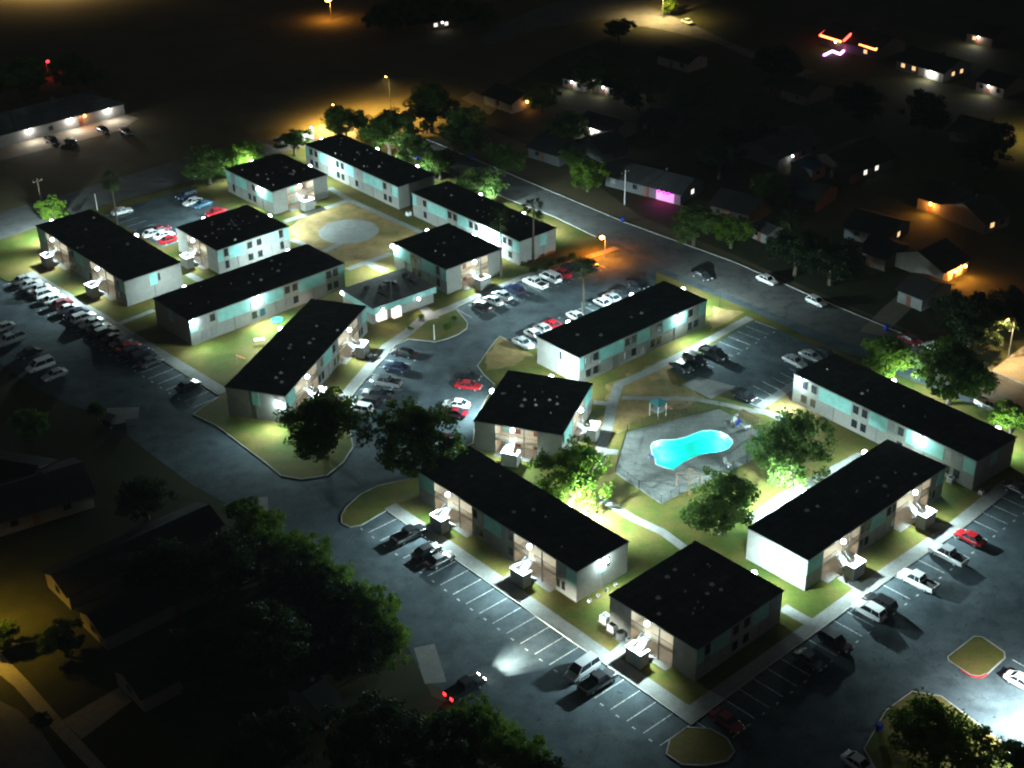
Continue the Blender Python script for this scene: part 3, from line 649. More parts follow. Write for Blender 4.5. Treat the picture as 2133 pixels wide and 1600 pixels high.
def car(kind, colour, loc, heading, label, group=None, lit=False):
    body, glass, hl, tl, bed, wb = CARMESH[kind]; s = KINDS[kind]
    nm = {'sedan': 'sedan_car', 'hatchback': 'hatchback_car', 'suv': 'suv_car', 'van': 'van', 'pickup': 'pickup_truck'}[kind]
    t = thing(nm, label, {'van': 'van', 'pickup': 'pickup truck'}.get(kind, 'car'), loc, heading, group)
    o = link('body', body, t); o.material_slots[0].link = 'OBJECT'; o.material_slots[0].material = MATS['paint_'+colour]
    link('windows', glass, t)
    if bed: link('cargo_bed', bed, t)
    for sx in (-1, 1):
        for sy in (-1, 1):
            w = link('wheel', TYRE, t); w.location = (sx*wb, sy*(s['hw']-.12), .33); link('rim', RIM, w)
    for sy in (-1, 1):
        zt = s['st'][-2][1]-.16
        h = link('headlight', hl, t); h.location = (s['L']/2-.10, sy*(s['hw']*.80-.18), zt)
        if lit: h.material_slots[0].link = 'OBJECT'; h.material_slots[0].material = E_HEAD
        q = link('tail_light', tl, t); q.location = (-s['L']/2+.02, sy*(s['hw']*.84-.16), s['st'][1][1]-.16)
        if lit: q.material_slots[0].link = 'OBJECT'; q.material_slots[0].material = E_RED
    return t
ORD = 'first second third fourth fifth sixth seventh eighth ninth tenth eleventh twelfth thirteenth fourteenth fifteenth sixteenth seventeenth eighteenth nineteenth'.split()
KN = {'s': 'sedan', 'h': 'hatchback', 'u': 'suv', 'v': 'van', 'p': 'pickup'}
KW = {'sedan': 'sedan', 'hatchback': 'hatchback', 'suv': 'suv', 'van': 'van', 'pickup': 'pickup truck'}
def row(items, head, where, group, z=.02, flip=()):
    for k, (px, py, code, col) in enumerate(items):
        kind = KN[code]; p = G(px, py, z+.6); p.z = z
        car(kind, col, p, R(head + rnd.uniform(-2, 2) + (180 if k in flip else 0)), f'{col} {KW[kind]}, {ORD[k]} {where}', group)
A1, A2 = 41.4, -48.6
west = ['silver s', 'white s', 'white s', 'white u', 'white s', 'maroon s', 'white s', 'navy s', 'white u', 'silver s', 'charcoal s', 'black u', 'black s', 'grey h', 'red s', 'navy u', 'charcoal u', 'grey s']
items = []
for k, q in enumerate(west):
    f = k/(len(west)-1); c_, d_ = q.split(); items.append((50+f*(314-50), 582+f*(753-582), d_, c_))
row(items, A1, 'from the far end of the crowded row', 'cars in the crowded row', flip=(2, 7, 9, 13))
row([(392,803,'s','black')], A1, 'past the gap in the crowded row', 'cars in the crowded row')
row([(6,682,'s','silver'),(22,708,'p','silver'),(60,735,'s','black'),(84,762,'v','white'),(114,780,'s','silver')], A1+180, 'along the dark edge opposite the crowded row', 'cars along the dark lot edge')
row([(254,440,'s','white')], A1-8, 'alone at the outer side of the small parking court', 'cars in the small parking court')
row([(388,408,'u','navy'),(402,420,'s','white'),(422,425,'s','blue'),(449,442,'s','red')], A1+180, 'along the inner side of the small court', 'cars in the small parking court')
row([(318,486,'s','white'),(334,478,'s','maroon'),(341,490,'s','white'),(353,499,'s','red')], A1, 'in the bunch beside the vented square block', 'cars in the small parking court')
row([(425,362,'s','white')], 20, 'parked under the trees by the curving road', None)
row([(1004,636,'s','black'),(1027,626,'s','white'),(1046,615,'s','silver'),(1071,604,'u','navy'),(1115,590,'p','white'),(1146,578,'v','white'),(1170,569,'s','red'),(1190,558,'u','charcoal'),(1226,548,'s','black')], A2+180, 'along the palm side kerb from the office', 'cars beside the palms')
row([(1090,714,'s','silver'),(1114,697,'s','white'),(1134,686,'s','silver'),(1154,678,'s','red'),(1202,660,'s','white'),(1258,632,'s','white'),(1278,622,'s','silver'),(1297,611,'s','charcoal'),(1328,592,'s','black')], A2, 'behind the dazzling street side block', 'cars behind the street side block')
row([(840,735,'s','black'),(826,765,'s','navy'),(804,796,'p','grey'),(788,822,'p','charcoal'),(765,838,'u','black'),(748,852,'u','white'),(722,866,'s','silver')], 161, 'facing the askew long block', 'cars facing the askew long block')
row([(975,784,'s','black'),(976,803,'s','red'),(951,842,'s','white'),(944,860,'s','maroon'),(926,915,'s','maroon'),(905,932,'s','white')], 163, 'beside the askew square block', 'cars by the askew square block', flip=(0, 1))
row([(1420,764,'s','black'),(1448,750,'u','black'),(1487,737,'p','black')], A2, 'in the dark bunch of the parking bay', 'cars in the small parking bay', z=.13)
row([(1550,822,'s','black'),(1655,752,'s','silver'),(1690,742,'s','silver'),(1722,741,'u','charcoal')], A2, 'on the pool side of the parking bay', 'cars in the small parking bay', z=.13)
row([(1462,574,'s','charcoal')], A2-2, 'in the street behind the dazzling block', 'cars in the street')
row([(1598,583,'s','white')], A2-2, 'parked at the far kerb below the street palm', 'cars in the street')
row([(1700,628,'h','white')], A2-2, 'by the far kerb with a long shadow behind', 'cars in the street')
row([(852,1114,'p','black'),(889,1147,'s','black'),(917,1166,'s','black'),(1213,1394,'v','silver'),(1245,1420,'p','charcoal')], A1, 'along the mostly empty stalls', 'cars in the mostly empty stalls', flip=(3,))
row([(2120,1020,'s','black'),(2020,1120,'s','red'),(1975,1156,'p','silver'),(1912,1210,'p','white'),(1832,1256,'u','black'),(1810,1272,'u','white'),(1740,1338,'u','black'),(1686,1374,'s','teal'),(1515,1502,'s','maroon')], A2, 'beside the white ended block, from the street', 'cars in the row with the red sedan', flip=(1, 2, 3, 4, 5))
row([(2130,1421,'s','white')], A2, 'beside the island with red kerb', None)
row([(1790,1592,'s','silver')], A2, 'at the bottom in the shadow bands', None)
row([(1896,708,'s','maroon')], A2, 'in the dark driveway across the street', 'cars across the street')
row([(1948,725,'s','white')], A2, 'beside a maroon one in the dark driveway', 'cars across the street')
row([(2064,846,'p','white')], A2, 'under the street trees behind the last long block', None)
row([(108,294,'p','black'),(148,296,'s','black'),(214,270,'s','black'),(262,274,'s','charcoal')], A2, 'in front of the low white building with three lamps', 'cars at the low white building')
row([(1432,45,'s','white')], -60, 'on the far yellow lit side road', None)
hc = car('pickup', 'black', G(969, 1433, .6).xy.to_3d() + Vector((0, 0, .02)), R(A1), 'dark pickup truck pulling out with headlights and tail lights lit', None, True)
for sy in (-.6, .6):
    for k in (-.20, .0, .20):
        light('SPOT', hc, (2.95, sy, .95), (1, k, -.115), 26000, (.95, 1, .84), 27, 1.0, .08)
for o in hc.children:
    if o.name.startswith('tail_light'): o.scale = (1, 1.2, 2.0)

# ------------------------------------------------------------------ trees
def crown_mesh(seed, n_clump=46, per=64, flat=.75, leaf=.033, lf=0, ragged=.28):
    n_clump = int(n_clump*3.4); per = int(per*1.5)
    rg = np.random.default_rng(seed); V = []; 
    nl = int(rg.integers(6, 9)); an = rg.uniform(0, 6.28) + np.arange(nl)*6.283/nl + rg.normal(0, .35, nl); lr = rg.uniform(.40, .56, nl)
    lc = np.stack([np.cos(an)*(.92-lr), np.sin(an)*(.92-lr), rg.uniform(-.38, .34, nl)], 1); lc = np.concatenate([lc, [[rg.normal(0, .1), rg.normal(0, .1), .42]]]); lr = np.append(lr, .46)
    d = rg.normal(size=(n_clump, 3)); d /= np.linalg.norm(d, axis=1)[:, None]
    w = rg.integers(0, nl+1, n_clump); cc = lc[w] + d*(lr[w]*rg.uniform(.55, .95, n_clump))[:, None]; cc[:, 2] = np.maximum(cc[:, 2], -.80+rg.uniform(0, .25, n_clump))
    cr = rg.uniform(.10, .20, n_clump)
    pts = []
    for k in range(n_clump):
        e = rg.normal(size=(per, 3)); e /= np.linalg.norm(e, axis=1)[:, None]
        pts.append(cc[k] + e*(cr[k]*rg.uniform(.45, 1.05, per)[:, None]))
    p = np.concatenate(pts); p[:, 2] *= flat
    n = len(p); a = rg.normal(size=(n, 3)); a /= np.linalg.norm(a, axis=1)[:, None]
    b2 = np.cross(a, rg.normal(size=(n, 3))); b2 /= np.linalg.norm(b2, axis=1)[:, None]
    s = (leaf*rg.uniform(.6, 1.4, n))[:, None]
    v = np.stack([p-a*s, p+b2*s*.55, p+a*s, p-b2*s*.55], 1).reshape(-1, 3)
    me = bpy.data.meshes.new('crown'); me.vertices.add(len(v)); me.vertices.foreach_set('co', v.astype(np.float32).ravel())
    me.loops.add(4*n); me.loops.foreach_set('vertex_index', np.arange(4*n, dtype=np.int32))
    me.polygons.add(n); me.polygons.foreach_set('loop_start', np.arange(0, 4*n, 4, dtype=np.int32)); me.polygons.foreach_set('loop_total', np.full(n, 4, dtype=np.int32))
    me.materials.append(M_LEAF[lf]); me.update(); me.validate(); return me
def trunk_mesh(seed):
    rn = random.Random(seed); t = MB()
    t.tube([(0, 0, -1.0), (.02, .01, -.72), (-.01, .03, -.45), (0, 0, -.25)], [.085, .062, .052, .045], 7)
    for k in range(6):
        an = k*1.05+rn.uniform(-.3, .3); r = rn.uniform(.4, .62); z = rn.uniform(-.05, .35)
        t.tube([(0, 0, -.34), (r*.45*math.cos(an), r*.45*math.sin(an), -.34+(z+.34)*.45), (r*math.cos(an), r*math.sin(an), z)], [.034, .024, .010], 5)
    return t.mesh('trunk', M_BARK)
TRUNK = [trunk_mesh(k) for k in range(3)]
CROWN = {3: [crown_mesh(41, lf=3), crown_mesh(42, 40, 62, .8, lf=3)], 0: [crown_mesh(11), crown_mesh(12, 52, 60, .8), crown_mesh(13, 40, 70, .7)], 1: [crown_mesh(21, lf=1), crown_mesh(22, 40, 60, .8, lf=1)], 2: [crown_mesh(31, 44, 58, .78, lf=2), crown_mesh(32, 38, 60, .72, lf=2)]}
NT = [0]
def tree(px, py, wpx, label, lf=0, hk=.80, zc=None, name='tree', group=None, cat='tree', hpx=None):
    r = wpx/2*mpp(px, py, 4)*1.28
    zc = zc if zc else max(1.6, r*.70+.5)
    g = G(px, py, zc); NT[0] += 1; k = NT[0]
    t = thing(name, label, cat, (g.x, g.y, .1), (k*2.399) % 6.283, group)
    c = link('crown', CROWN[lf][k % len(CROWN[lf])], t); c.location = (0, 0, zc-.1); c.scale = (r*(.92+.16*((k*53) % 10)/10), r*(.92+.16*((k*37) % 10)/10), r*(hk+.12))
    tr = link('trunk', TRUNK[k % 3], t); tr.location = (0, 0, zc-.1); tr.scale = (r*.9, r*.9, zc)
    return t
SG = 'trees along the street behind the apartments'
for a in [
 (670,887,152,'big dark round oak beside the end of the askew long block',0,.85),
 (860,914,188,'largest dark oak spreading over the lot entrance beside two askew blocks',0,.85),
 (1192,985,150,'dense bush like tree lit glaring yellow green from below',1,.85),
 (1655,938,168,'wide green tree lit white from beneath beside the pool deck',2,.8),
 (1506,1052,152,'dark round tree at the lower edge of the pool deck',2,.85),
 (1852,742,110,'bright yellow green street tree behind the dazzling corner lamp',1,.8),
 (1985,778,150,'dark broad street tree standing next to the bright yellow green one',0,.8),
 (2108,872,80,'small green lit tree behind the end of the last long block',1,.8),
 (1962,1535,205,'large broad tree beside the white floodlit ground at the bottom',1,.7),
 (2125,1588,110,'black silhouetted tree against the white floodlit ground',0,.85),
 (108,434,56,'small vivid yellow green tree behind the crowded row block',1,.9),
 (502,324,86,'bright green tree glowing behind the farthest square block',1,.7),
 (432,342,92,'dim olive tree beside a white car on the curving road',2,.8),
 (612,292,70,'dark flat tree in front of the white barrier by the road',0,.6),
 (718,256,92,'lone rounded oak against the amber lit field',0,.75),
 (808,276,110,'dark oak with a cyan lit side behind the farthest long block',0,.8),
 (858,306,84,'mid green tree behind the middle of the farthest long block',2,.8),
 (915,340,76,'dark compact tree at the gap between the two far long blocks',0,.8),
 (1002,380,90,'pale green lit tree behind the long block with palms',2,.8),
 (972,272,110,'dull green tree across the street from the farthest long block',2,.85),
 (897,222,115,'tall dark tree at the edge of the amber lit field',0,.95),
 (1225,362,78,'rounded green tree in front of the grey house with the pink garage',1,.9),
 (1195,330,60,'small dark tree beside the grey gabled house',0,.85),
 (1447,466,100,'broad dim green tree below the pink lit garage',2,.8),
 (1525,475,90,'dim yellow green tree beside the pale shed',1,.75),
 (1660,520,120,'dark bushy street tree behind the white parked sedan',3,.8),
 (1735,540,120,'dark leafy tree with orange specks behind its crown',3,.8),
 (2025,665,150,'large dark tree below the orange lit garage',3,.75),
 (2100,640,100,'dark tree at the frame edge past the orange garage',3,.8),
 (1130,470-270,70,'dim green shrub tree in the yard with two white lit walls',1,.8),
 (1395,12,36,'small green tree lit by the far yellow street lamp',1,1.0),
 (1290,60,60,'dark tree on the verge of the far yellow lit road',0,.8),
 (800,40,80,'dark tree at the near end of the tree ringed house',0,.8),
 (850,22,80,'tall dark tree rising behind the tree ringed house',0,1.0),
 (905,18,70,'dark bushy tree over the two white lit windows',0,.8),
 (965,30,80,'dark tree at the far end of the tree ringed house',0,.8),
 (1010,30,70,'olive tree beside the far road past the tree ringed house',2,.8),
 (1240,150,90,'dark tree behind the yard with two white lit walls',0,.8),
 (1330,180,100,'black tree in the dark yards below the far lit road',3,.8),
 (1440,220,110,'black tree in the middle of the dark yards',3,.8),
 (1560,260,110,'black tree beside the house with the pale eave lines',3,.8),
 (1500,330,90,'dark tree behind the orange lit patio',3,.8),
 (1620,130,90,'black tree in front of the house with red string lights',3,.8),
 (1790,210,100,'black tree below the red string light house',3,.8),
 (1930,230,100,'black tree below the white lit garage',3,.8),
 (1600,400,80,'dark tree left of the street palm and shed',0,.8),
 (2060,300,110,'black tree near the orange porch houses',3,.8),
 (40,160,110,'black tree behind the low white building',0,.7),
 (150,150,90,'black tree near the red far signal light',0,.7),
 (205,158,50,'small dark bush tree at the end of the far verge',0,.7),
 (1180,270,90,'dark tree beside the glaring white house front',0,.8),
 (1050,330,80,'dark green tree on the far side of the street bend',2,.8),
 (60,880,80,'dim yellow green tree beside the orange lit carport',2,.8),
 (200,855,40,'small dark shrub at the edge of the bin pad',0,.8),
 (505,1065,70,'dark shrub tree beside the dim pad at the hedge start',0,.8),
 (130,1330,90,'dark round tree on the yellow lit front yard',0,.8),
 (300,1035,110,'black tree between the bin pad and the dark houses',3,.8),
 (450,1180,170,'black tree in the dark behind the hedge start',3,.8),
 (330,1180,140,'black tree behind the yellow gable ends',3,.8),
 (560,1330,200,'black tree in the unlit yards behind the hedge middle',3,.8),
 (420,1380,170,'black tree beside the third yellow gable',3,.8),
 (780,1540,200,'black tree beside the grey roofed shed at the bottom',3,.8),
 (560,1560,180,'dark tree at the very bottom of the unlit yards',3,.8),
 (10,1320,60,'dark shrub at the yellow lit yard edge',0,.8),
 (85,1500,40,'small dark shrub by the yellow lit sidewalk corner',0,.8),
]: tree(*a[:4], lf=a[4], hk=a[5])
for k, (x, y, w) in enumerate([(538,1096,105),(588,1140,120),(640,1180,130),(702,1232,135),(772,1278,130),(798,1335,115),(690,1270,150),(620,1215,150),(740,1355,150),
        (930,1512,100),(990,1512,120),(1030,1540,130),(1080,1585,130),(930,1570,170),(1140,1620,100)]):
    tree(x, y, w, f'dense green hedge tree, {ORD[k]} along the service lane from the far pad' if k < 6 else (f'dark hedge tree in the second rank, {ORD[k-6]} from the far pad' if k < 9 else f'hedge tree past the pad in the gap, {ORD[k-9]} toward the bottom edge'),
         lf=1 if k < 6 or 9 <= k < 13 else 3, name='hedge_tree', cat='hedge', group='hedge along the service lane', zc=3.3)  # rear rank takes the leaf with shade put into its colour
def palm(px, py, bx, by, label, top=1.0):
    b0 = G(bx, by, .1); lo, hi = 2., 30.
    for _ in range(40):   # trunk height from its foot and its head
        mid = (lo+hi)/2; d = Vector((b0.x, b0.y, mid))-Vector((0, 0, CAMZ)); yy = 800-FPX*d.dot(UP)/d.dot(FW)
        if yy > py: lo = mid
        else: hi = mid
    h = lo; t = thing('palm_tree', label, 'palm tree', b0, rnd.uniform(0, 6), 'fan palms')
    g = G(px, py, h)-Vector((b0.x, b0.y, 0)); tr = MB()
    tr.tube([(0, 0, 0), (.08, .05, h*.5), (0, 0, h-.2)], [.24, .17, .15], 8); tr.build('trunk', M_BARK, t)
    c = MB(); rn = random.Random(int(px))
    for k in range(56):
        an = rn.uniform(0, 6.283); el = rn.uniform(-.9, 1.2); L = rn.uniform(1.7, 2.6)*top
        d = Vector((math.cos(an)*math.cos(el), math.sin(an)*math.cos(el), math.sin(el))); s = d.cross(Vector((0, 0, 1)))
        s = s.normalized() if s.length > .1 else Vector((1, 0, 0)); o = Vector((0, 0, h-.1)); m_ = o+d*L*.55; 
        for q in range(-3, 4):
            f = q/3*1.0; tip = m_ + (d*math.cos(f)+s*math.sin(f))*L*.55 - Vector((0, 0, .18*L)); w = s*.11
            c.quad(m_-w, m_+w, tip+w*.2, tip-w*.2)
        c.quad(o-s*.03, o+s*.03, m_+s*.03, m_-s*.03)
    c.build('crown', M_PALM, t); return t
palm(240,374,245,470,'thin tall palm behind the crowded row block, beside the curving road')
palm(1042,455,1044,580,'shorter palm in front of the long block, near the glowing square block')
palm(1108,432,1112,545,'tall palm rising before the end wall of the long block by the street',1.1)
palm(1214,556,1214,655,'palm standing in the car row near the orange street lamp',1.1)
palm(1641,455,1641,505,'dim palm across the street beside the pale shed',1.1)

# ------------------------------------------------------------------ houses of the neighbourhood
M_HWALL = [mat('dark_brick', (.06, .04, .03), .85, .2, 1.0), mat('grey_clapboard', (.10, .105, .11), .8, .12, 1.0), mat('pale_stucco', (.15, .135, .115), .8, .12, 1.0), mat('white_clapboard', (.19, .19, .185), .75, .1, 1.0)]
def house(A, B_, depth, label, wall=0, roof=0, feats=(), L=None, ang=None, ze=2.7, hip=False, name='house', flat=False, over=.5):
    a0 = G(*A, ze)
    if L is None: d = (G(*B_, ze)-a0).to_2d(); L = d.length; ang = math.atan2(d.y, d.x)
    u = Vector((math.cos(ang), math.sin(ang), 0)); n = Vector((-u.y, u.x, 0)); c = a0+u*L/2+n*depth/2
    t = thing(name, label, 'house' if name == 'house' else name.replace('_', ' '), (c.x, c.y, 0), ang, 'houses around the apartments' if name == 'house' else None)
    x, y = L/2, depth/2; o = over; rise = 0 if flat else depth*.20
    w = MB(); w.prism([(-x, -y), (x, -y), (x, y), (-x, y)], 0, ze, top=flat)
    if not hip and not flat:
        for sx in (-1, 1):
            i = len(w.v); w.v += [(sx*x, -y, ze), (sx*x, y, ze), (sx*x, 0, ze+rise)]; w.f.append((i, i+1, i+2) if sx > 0 else (i+1, i, i+2)); w.m.append(0)
    w.build('wall', M_HWALL[wall], t)
    r = MB(); k = .09; sl = rise/y if y else 0; hx = (y if hip else -o) if not flat else 0
    if flat: r.prism([(-x-o, -y-o), (x+o, -y-o), (x+o, y+o), (-x-o, y+o)], ze+.004, ze+.25, bottom=True)
    else:
        e = ze-o*sl+.02
        c1, c2, c3, c4 = (-x-o, -y-o, e), (x+o, -y-o, e), (x+o, y+o, e), (-x-o, y+o, e)
        if hip: q1, q2 = (-x+y, 0, ze+rise+.02), (x-y, 0, ze+rise+.02)
        else: q1, q2 = (-x-o, 0, ze+rise+.02), (x+o, 0, ze+rise+.02)
        up = lambda p: (p[0], p[1], p[2]+k)
        r.quad(up(c1), up(c2), up(q2), up(q1)); r.quad(up(c3), up(c4), up(q1), up(q2))
        r.quad(c2, c1, q1, q2); r.quad(c4, c3, q2, q1)
        for a, b2 in ((c1, c2), (c2, c3), (c3, c4), (c4, c1)):
            if hip or a in (c1, c3): r.quad(a, b2, up(b2), up(a))
        if hip:
            for a, b2, q in ((c2, c3, q2), (c4, c1, q1)):
                i = len(r.v); r.v += [up(a), up(b2), up(q)]; r.f.append((i, i+1, i+2)); r.m.append(0)
        else:
            for a, b2, q in ((c2, c3, q2), (c4, c1, q1)):
                r.quad(a, q, up(q), up(a)); r.quad(q, b2, up(b2), up(q))
    rf = r.build('roof', (M_SHINGLE, M_SHINGLE2, mat('blue_roofing', (.03, .07, .15), .8, .2), M_ROOF)[roof], t)
    if not flat and rnd.random() < .6:
        v = MB(); v.box(L*.12, L*.12+.5, .6, 1.1, ze+rise*.5, ze+rise+.6); v.build('chimney', M_HWALL[0], rf)
    fl = list(feats)
    if not any(f[0] in 'wW' for f in fl): fl += [('w', 'S', .2, 0), ('w', 'S', .8, 0)]
    if not any(f[0] == 'd' for f in fl): fl += [('d', 'S', .45, 0)]
    for f in fl:
        M, ln = face(f[1], L, depth); xx = ln*f[2]
        if f[0] in 'wW': window(t, M, xx, 1.0, 1.3, 1.2, (None, E_WIN, E_WWIN)[f[3]])
        elif f[0] == 'd':
            q = MB(); q.box(xx-.5, xx+.5, -.06, .02, 0, 2.1, M=M); q.build('door', M_DOOR, t)
        elif f[0] == 'g':
            q = MB()
            for s_ in range(4): q.box(xx-f[3]/2, xx+f[3]/2, -.05, .02, .03+s_*.55, .55+s_*.55, M=M)
            q.build('garage_door', M_TRIM, t)
        elif f[0] == 'l':
            col, lens = {'o': (ORG, LM_ORG), 'w': (WHT, LM_COOL), 'y': (YEL, LM_WARM), 'p': ((1, .0, .72), LM_PINK)}[f[4]]
            wall_lamp(t, M, xx, ze-.32, f[3]*3.6, col, lens, out=over+.06, lname='porch_lamp', big=.8 if f[4] != 'o' else 1.2, wash=.14, beam=.35 if f[4] != 'p' else .08)
    return t
HS = [
 ((1262,364),(1418,404),10,'long grey house with a garage lit glaring pink',1,1,[('w','S',.1,0),('g','S',.80,4.6),('l','S',.74,380,'p'),('l','S',.80,380,'p'),('l','S',.86,380,'p'),('w','S',.4,0),('d','S',.55,0),('w','E',.5,1)]),
 ((1257,318),(1309,303),11,'grey gabled house just behind the one with the pink garage',1,1,[('w','W',.5,0)]),
 ((1203,256),(1276,277),9,'dark roofed house with a glaring white lit front',3,0,[('l','S',.45,2600,'w'),('g','S',.72,4),('d','S',.5,0)]),
 ((1008,196),(1066,216),9,'dark roofed house with a small rosy lit end',3,0,[('l','E',.5,260,'o'),('w','S',.5,0)]),
 ((1172,160),(1214,172),8,'small house with a white lit wall, uphill of the green lit shrub',3,0,[('l','S',.55,520,'w'),('l','E',.4,300,'w')]),
 ((1240,172),(1281,184),8,'small house with a white lit wall beside yellow lit grass',3,0,[('l','S',.5,460,'w'),('l','E',.5,260,'w')]),
 ((1622,330),(1714,293),13,'broad house with pale eave lines and a dim green lit yard',1,3,[('l','S',.25,240,'w'),('w','S',.55,0),('w','S',.8,0)]),
 ((1772,362),(1866,325),14,'dark roofed house with two narrow white lit windows',0,0,[('w','S',.33,1),('w','S',.58,1)]),
 ((1709,75),(1828,106),13,'house outlined with red string lights, violet lights along its walk',0,0,[('l','S',.30,420,'y'),('w','S',.8,2)]),
 ((1868,124),(1966,152),12,'house with amber windows and a dazzling white garage lamp',3,0,[('w','S',.15,2),('w','S',.38,2),('g','S',.76,4.6),('l','S',.76,1500,'w'),('w','E',.35,2),('w','E',.65,2)]),
 ((2015,68),(2068,80),10,'small house with one white porch lamp over a green lawn',0,0,[('l','S',.5,1000,'w'),('w','S',.3,2)]),
 ((2035,168),(2092,184),10,'small house with a white lamp high on its front and pale driveway',2,0,[('l','S',.5,800,'w')]),
 ((1760,470),(1850,494),10,'dark house with a long pale porch beam',1,0,[('w','S',.3,0),('w','S',.6,0),('w','E',.5,2)]),
 ((1912,410),(1975,428),11,'house with a dazzling orange porch lamp',2,0,[('l','S',.50,2600,'o'),('l','E',.5,2300,'o'),('w','E',.8,2)]),
 ((2053,464),(2104,446),12,'dim gabled house at the frame edge past the orange ones',2,1,[('w','S',.3,2),('w','S',.7,0)]),
 ((1966,566),(2018,540),12,'house with an open looking garage glowing orange',2,0,[('l','S',.3,2200,'o'),('l','S',.7,2200,'o'),('g','S',.5,4.6)]),
 ((1872,602),(1922,622),9,'dim house with a pale bare wall near the dark driveway',3,0,[]),
 ((2036,656),(2072,670),9,'small house with a pale wall under the street edge trees',3,0,[]),
 ((1845,540),(1790,520),-9,'dark house with two orange lit windows behind the street trees',0,0,[('w','N',.25,2),('w','N',.75,2)]),
 ((850,52),(942,40),13,'tree ringed house with two white lit windows',0,0,[('w','S',.62,1),('w','S',.86,1),('l','S',.75,60,'w')]),
 ((-90,1000),(44,1024),9,'house with an orange lit carport wall at the frame edge',2,0,[('l','S',.80,1500,'o')]),
 ((-30,1094),(192,1026),11,'house with a dull yellow wall below the orange lit one',2,1,[('w','S',.25,0),('w','S',.75,0)]),
 ((1370,114),(1434,132),8,'small house with a pale front below the far lit road',3,0,[]),
 ((1480,425),(1560,447),10,'dark house behind the dim yellow green street tree',0,0,[]),
 ((1100,305),(1165,325),10,'dark house in the trees across from the far long block',1,0,[('w','S',.3,0)]),
 ((1590,175),(1680,200),11,'unlit house between the far lit road and string light house',0,0,[]),
 ((1980,270),(2070,292),11,'unlit house below the white lamp house',0,0,[]),
 ((1700,420),(1600,395),-10,'unlit house behind the street palm',0,0,[('w','N',.5,0)]),
 ((1330,250),(1400,272),10,'unlit house with a dim driveway beside the glaring white front',0,0,[]),
]
for h in HS:
    if h[2] < 0: house(h[1], h[0], -h[2], *h[3:])
    else: house(*h)
house((-60,296),(257,215),14,'long low white building with three wall lamps and an orange door',3,3,[('l','S',.36,1500,'w'),('l','S',.63,1900,'w'),('l','S',.885,1700,'w'),('l','S',.72,500,'o'),('w','S',.1,0),('w','S',.5,0),('d','S',.70,0)],ze=3.2,hip=True)
for k, (p, lb) in enumerate([((142,1238),'house with a yellow lit gable, uppermost of three in a line'),((218,1322),'house with a yellow lit gable, middle of three in a line'),((296,1450),'house with a yellow lit gable, lowest of three in a line')]):
    house(p, None, 7, lb, 2, 0, [('w','W',.5,0)], L=24, ang=R(A1))
house((674,1486),(708,1464),7,'small shed with a grey roof in the unlit yards',1,1,[],name='shed')
house((1569,474),(1598,487),5,'pale shed beside the street palm',3,1,[],name='shed',ze=2.4)
house((1692,356),(1752,332),6,'open carport with a dull blue roof',1,2,[],name='carport',ze=2.6,flat=True,over=.2)
slab('driveway', [(-60,310),(258,237),(290,246),(250,272),(-60,350)], 'pale concrete apron in front of the low white building', 'driveway', .010, M_APRON)
slab('driveway', [(2000,560),(1960,540),(1840,640),(1790,690),(1840,700),(1900,640)], 'tan dirt driveway leading to the orange lit garage', 'driveway', .010, M_APRON)
slab('driveway', [(985,190),(1040,222),(1020,240),(960,205)], 'pale driveway beside the rosy lit house', 'driveway', .010, M_APRON)
slab('sidewalk', [(-40,1340),(0,1358),(60,1420),(130,1500),(240,1620),(205,1620),(100,1510),(30,1430),(-40,1375)], 'dull yellow sidewalk along the yellow lit yard', 'sidewalk', .014, M_APRON)
slab('driveway', [(130,1500),(250,1430),(275,1460),(170,1540)], 'dull tan driveway up to the lowest yellow gable', 'driveway', .010, M_APRON)
slab('road', [(-200,1440),(-40,1440),(40,1480),(90,1530),(150,1620),(-200,1700)], 'dull asphalt street corner at the bottom', 'road', .012, M_STREET)

# ------------------------------------------------------------------ string lights, street lamps, poles
def strand(pts, z, m_, nm, label, cat='string lights'):
    b = MB(); q = [G(x, y, z) for x, y in pts]
    o = q[0].copy(); o.z = 0
    b.tube([p-o for p in q], .03, 5, 1)
    for A, B_ in zip(q[:-1], q[1:]):
        n = max(2, int((B_-A).length/.45))
        for k in range(n+1): b.sphere(A.lerp(B_, k/n)-o+Vector((0, 0, -.1)), .34, 6)
    r = b.build(nm, [m_, M_DMETAL]); r.location = o; return tag(r, label, cat)
strand([(1739,48),(1708,73)], 3.0, E_XRED, 'string_lights', 'red string lights along the far end eave of the decorated house')
strand([(1708,73),(1751,86)], 3.0, E_XORG, 'string_lights', 'amber red string lights along the front eave of the decorated house')
strand([(1758,84),(1776,67),(1801,75)], 4.2, E_XRED, 'string_lights', 'red string lights over the entrance gable of the decorated house')
strand([(1791,93),(1824,103),(1851,81)], 3.0, E_XORG, 'string_lights', 'amber red string lights round the near corner of the decorated house')
strand([(1717,114),(1734,106),(1750,112),(1764,99)], .35, E_XPUR, 'path_lights', 'violet lights along the front walk of the decorated house')
strand([(1772,101),(1778,94),(1783,92)], .5, E_XBLU, 'path_lights', 'blue lights at the end of the violet lit walk')
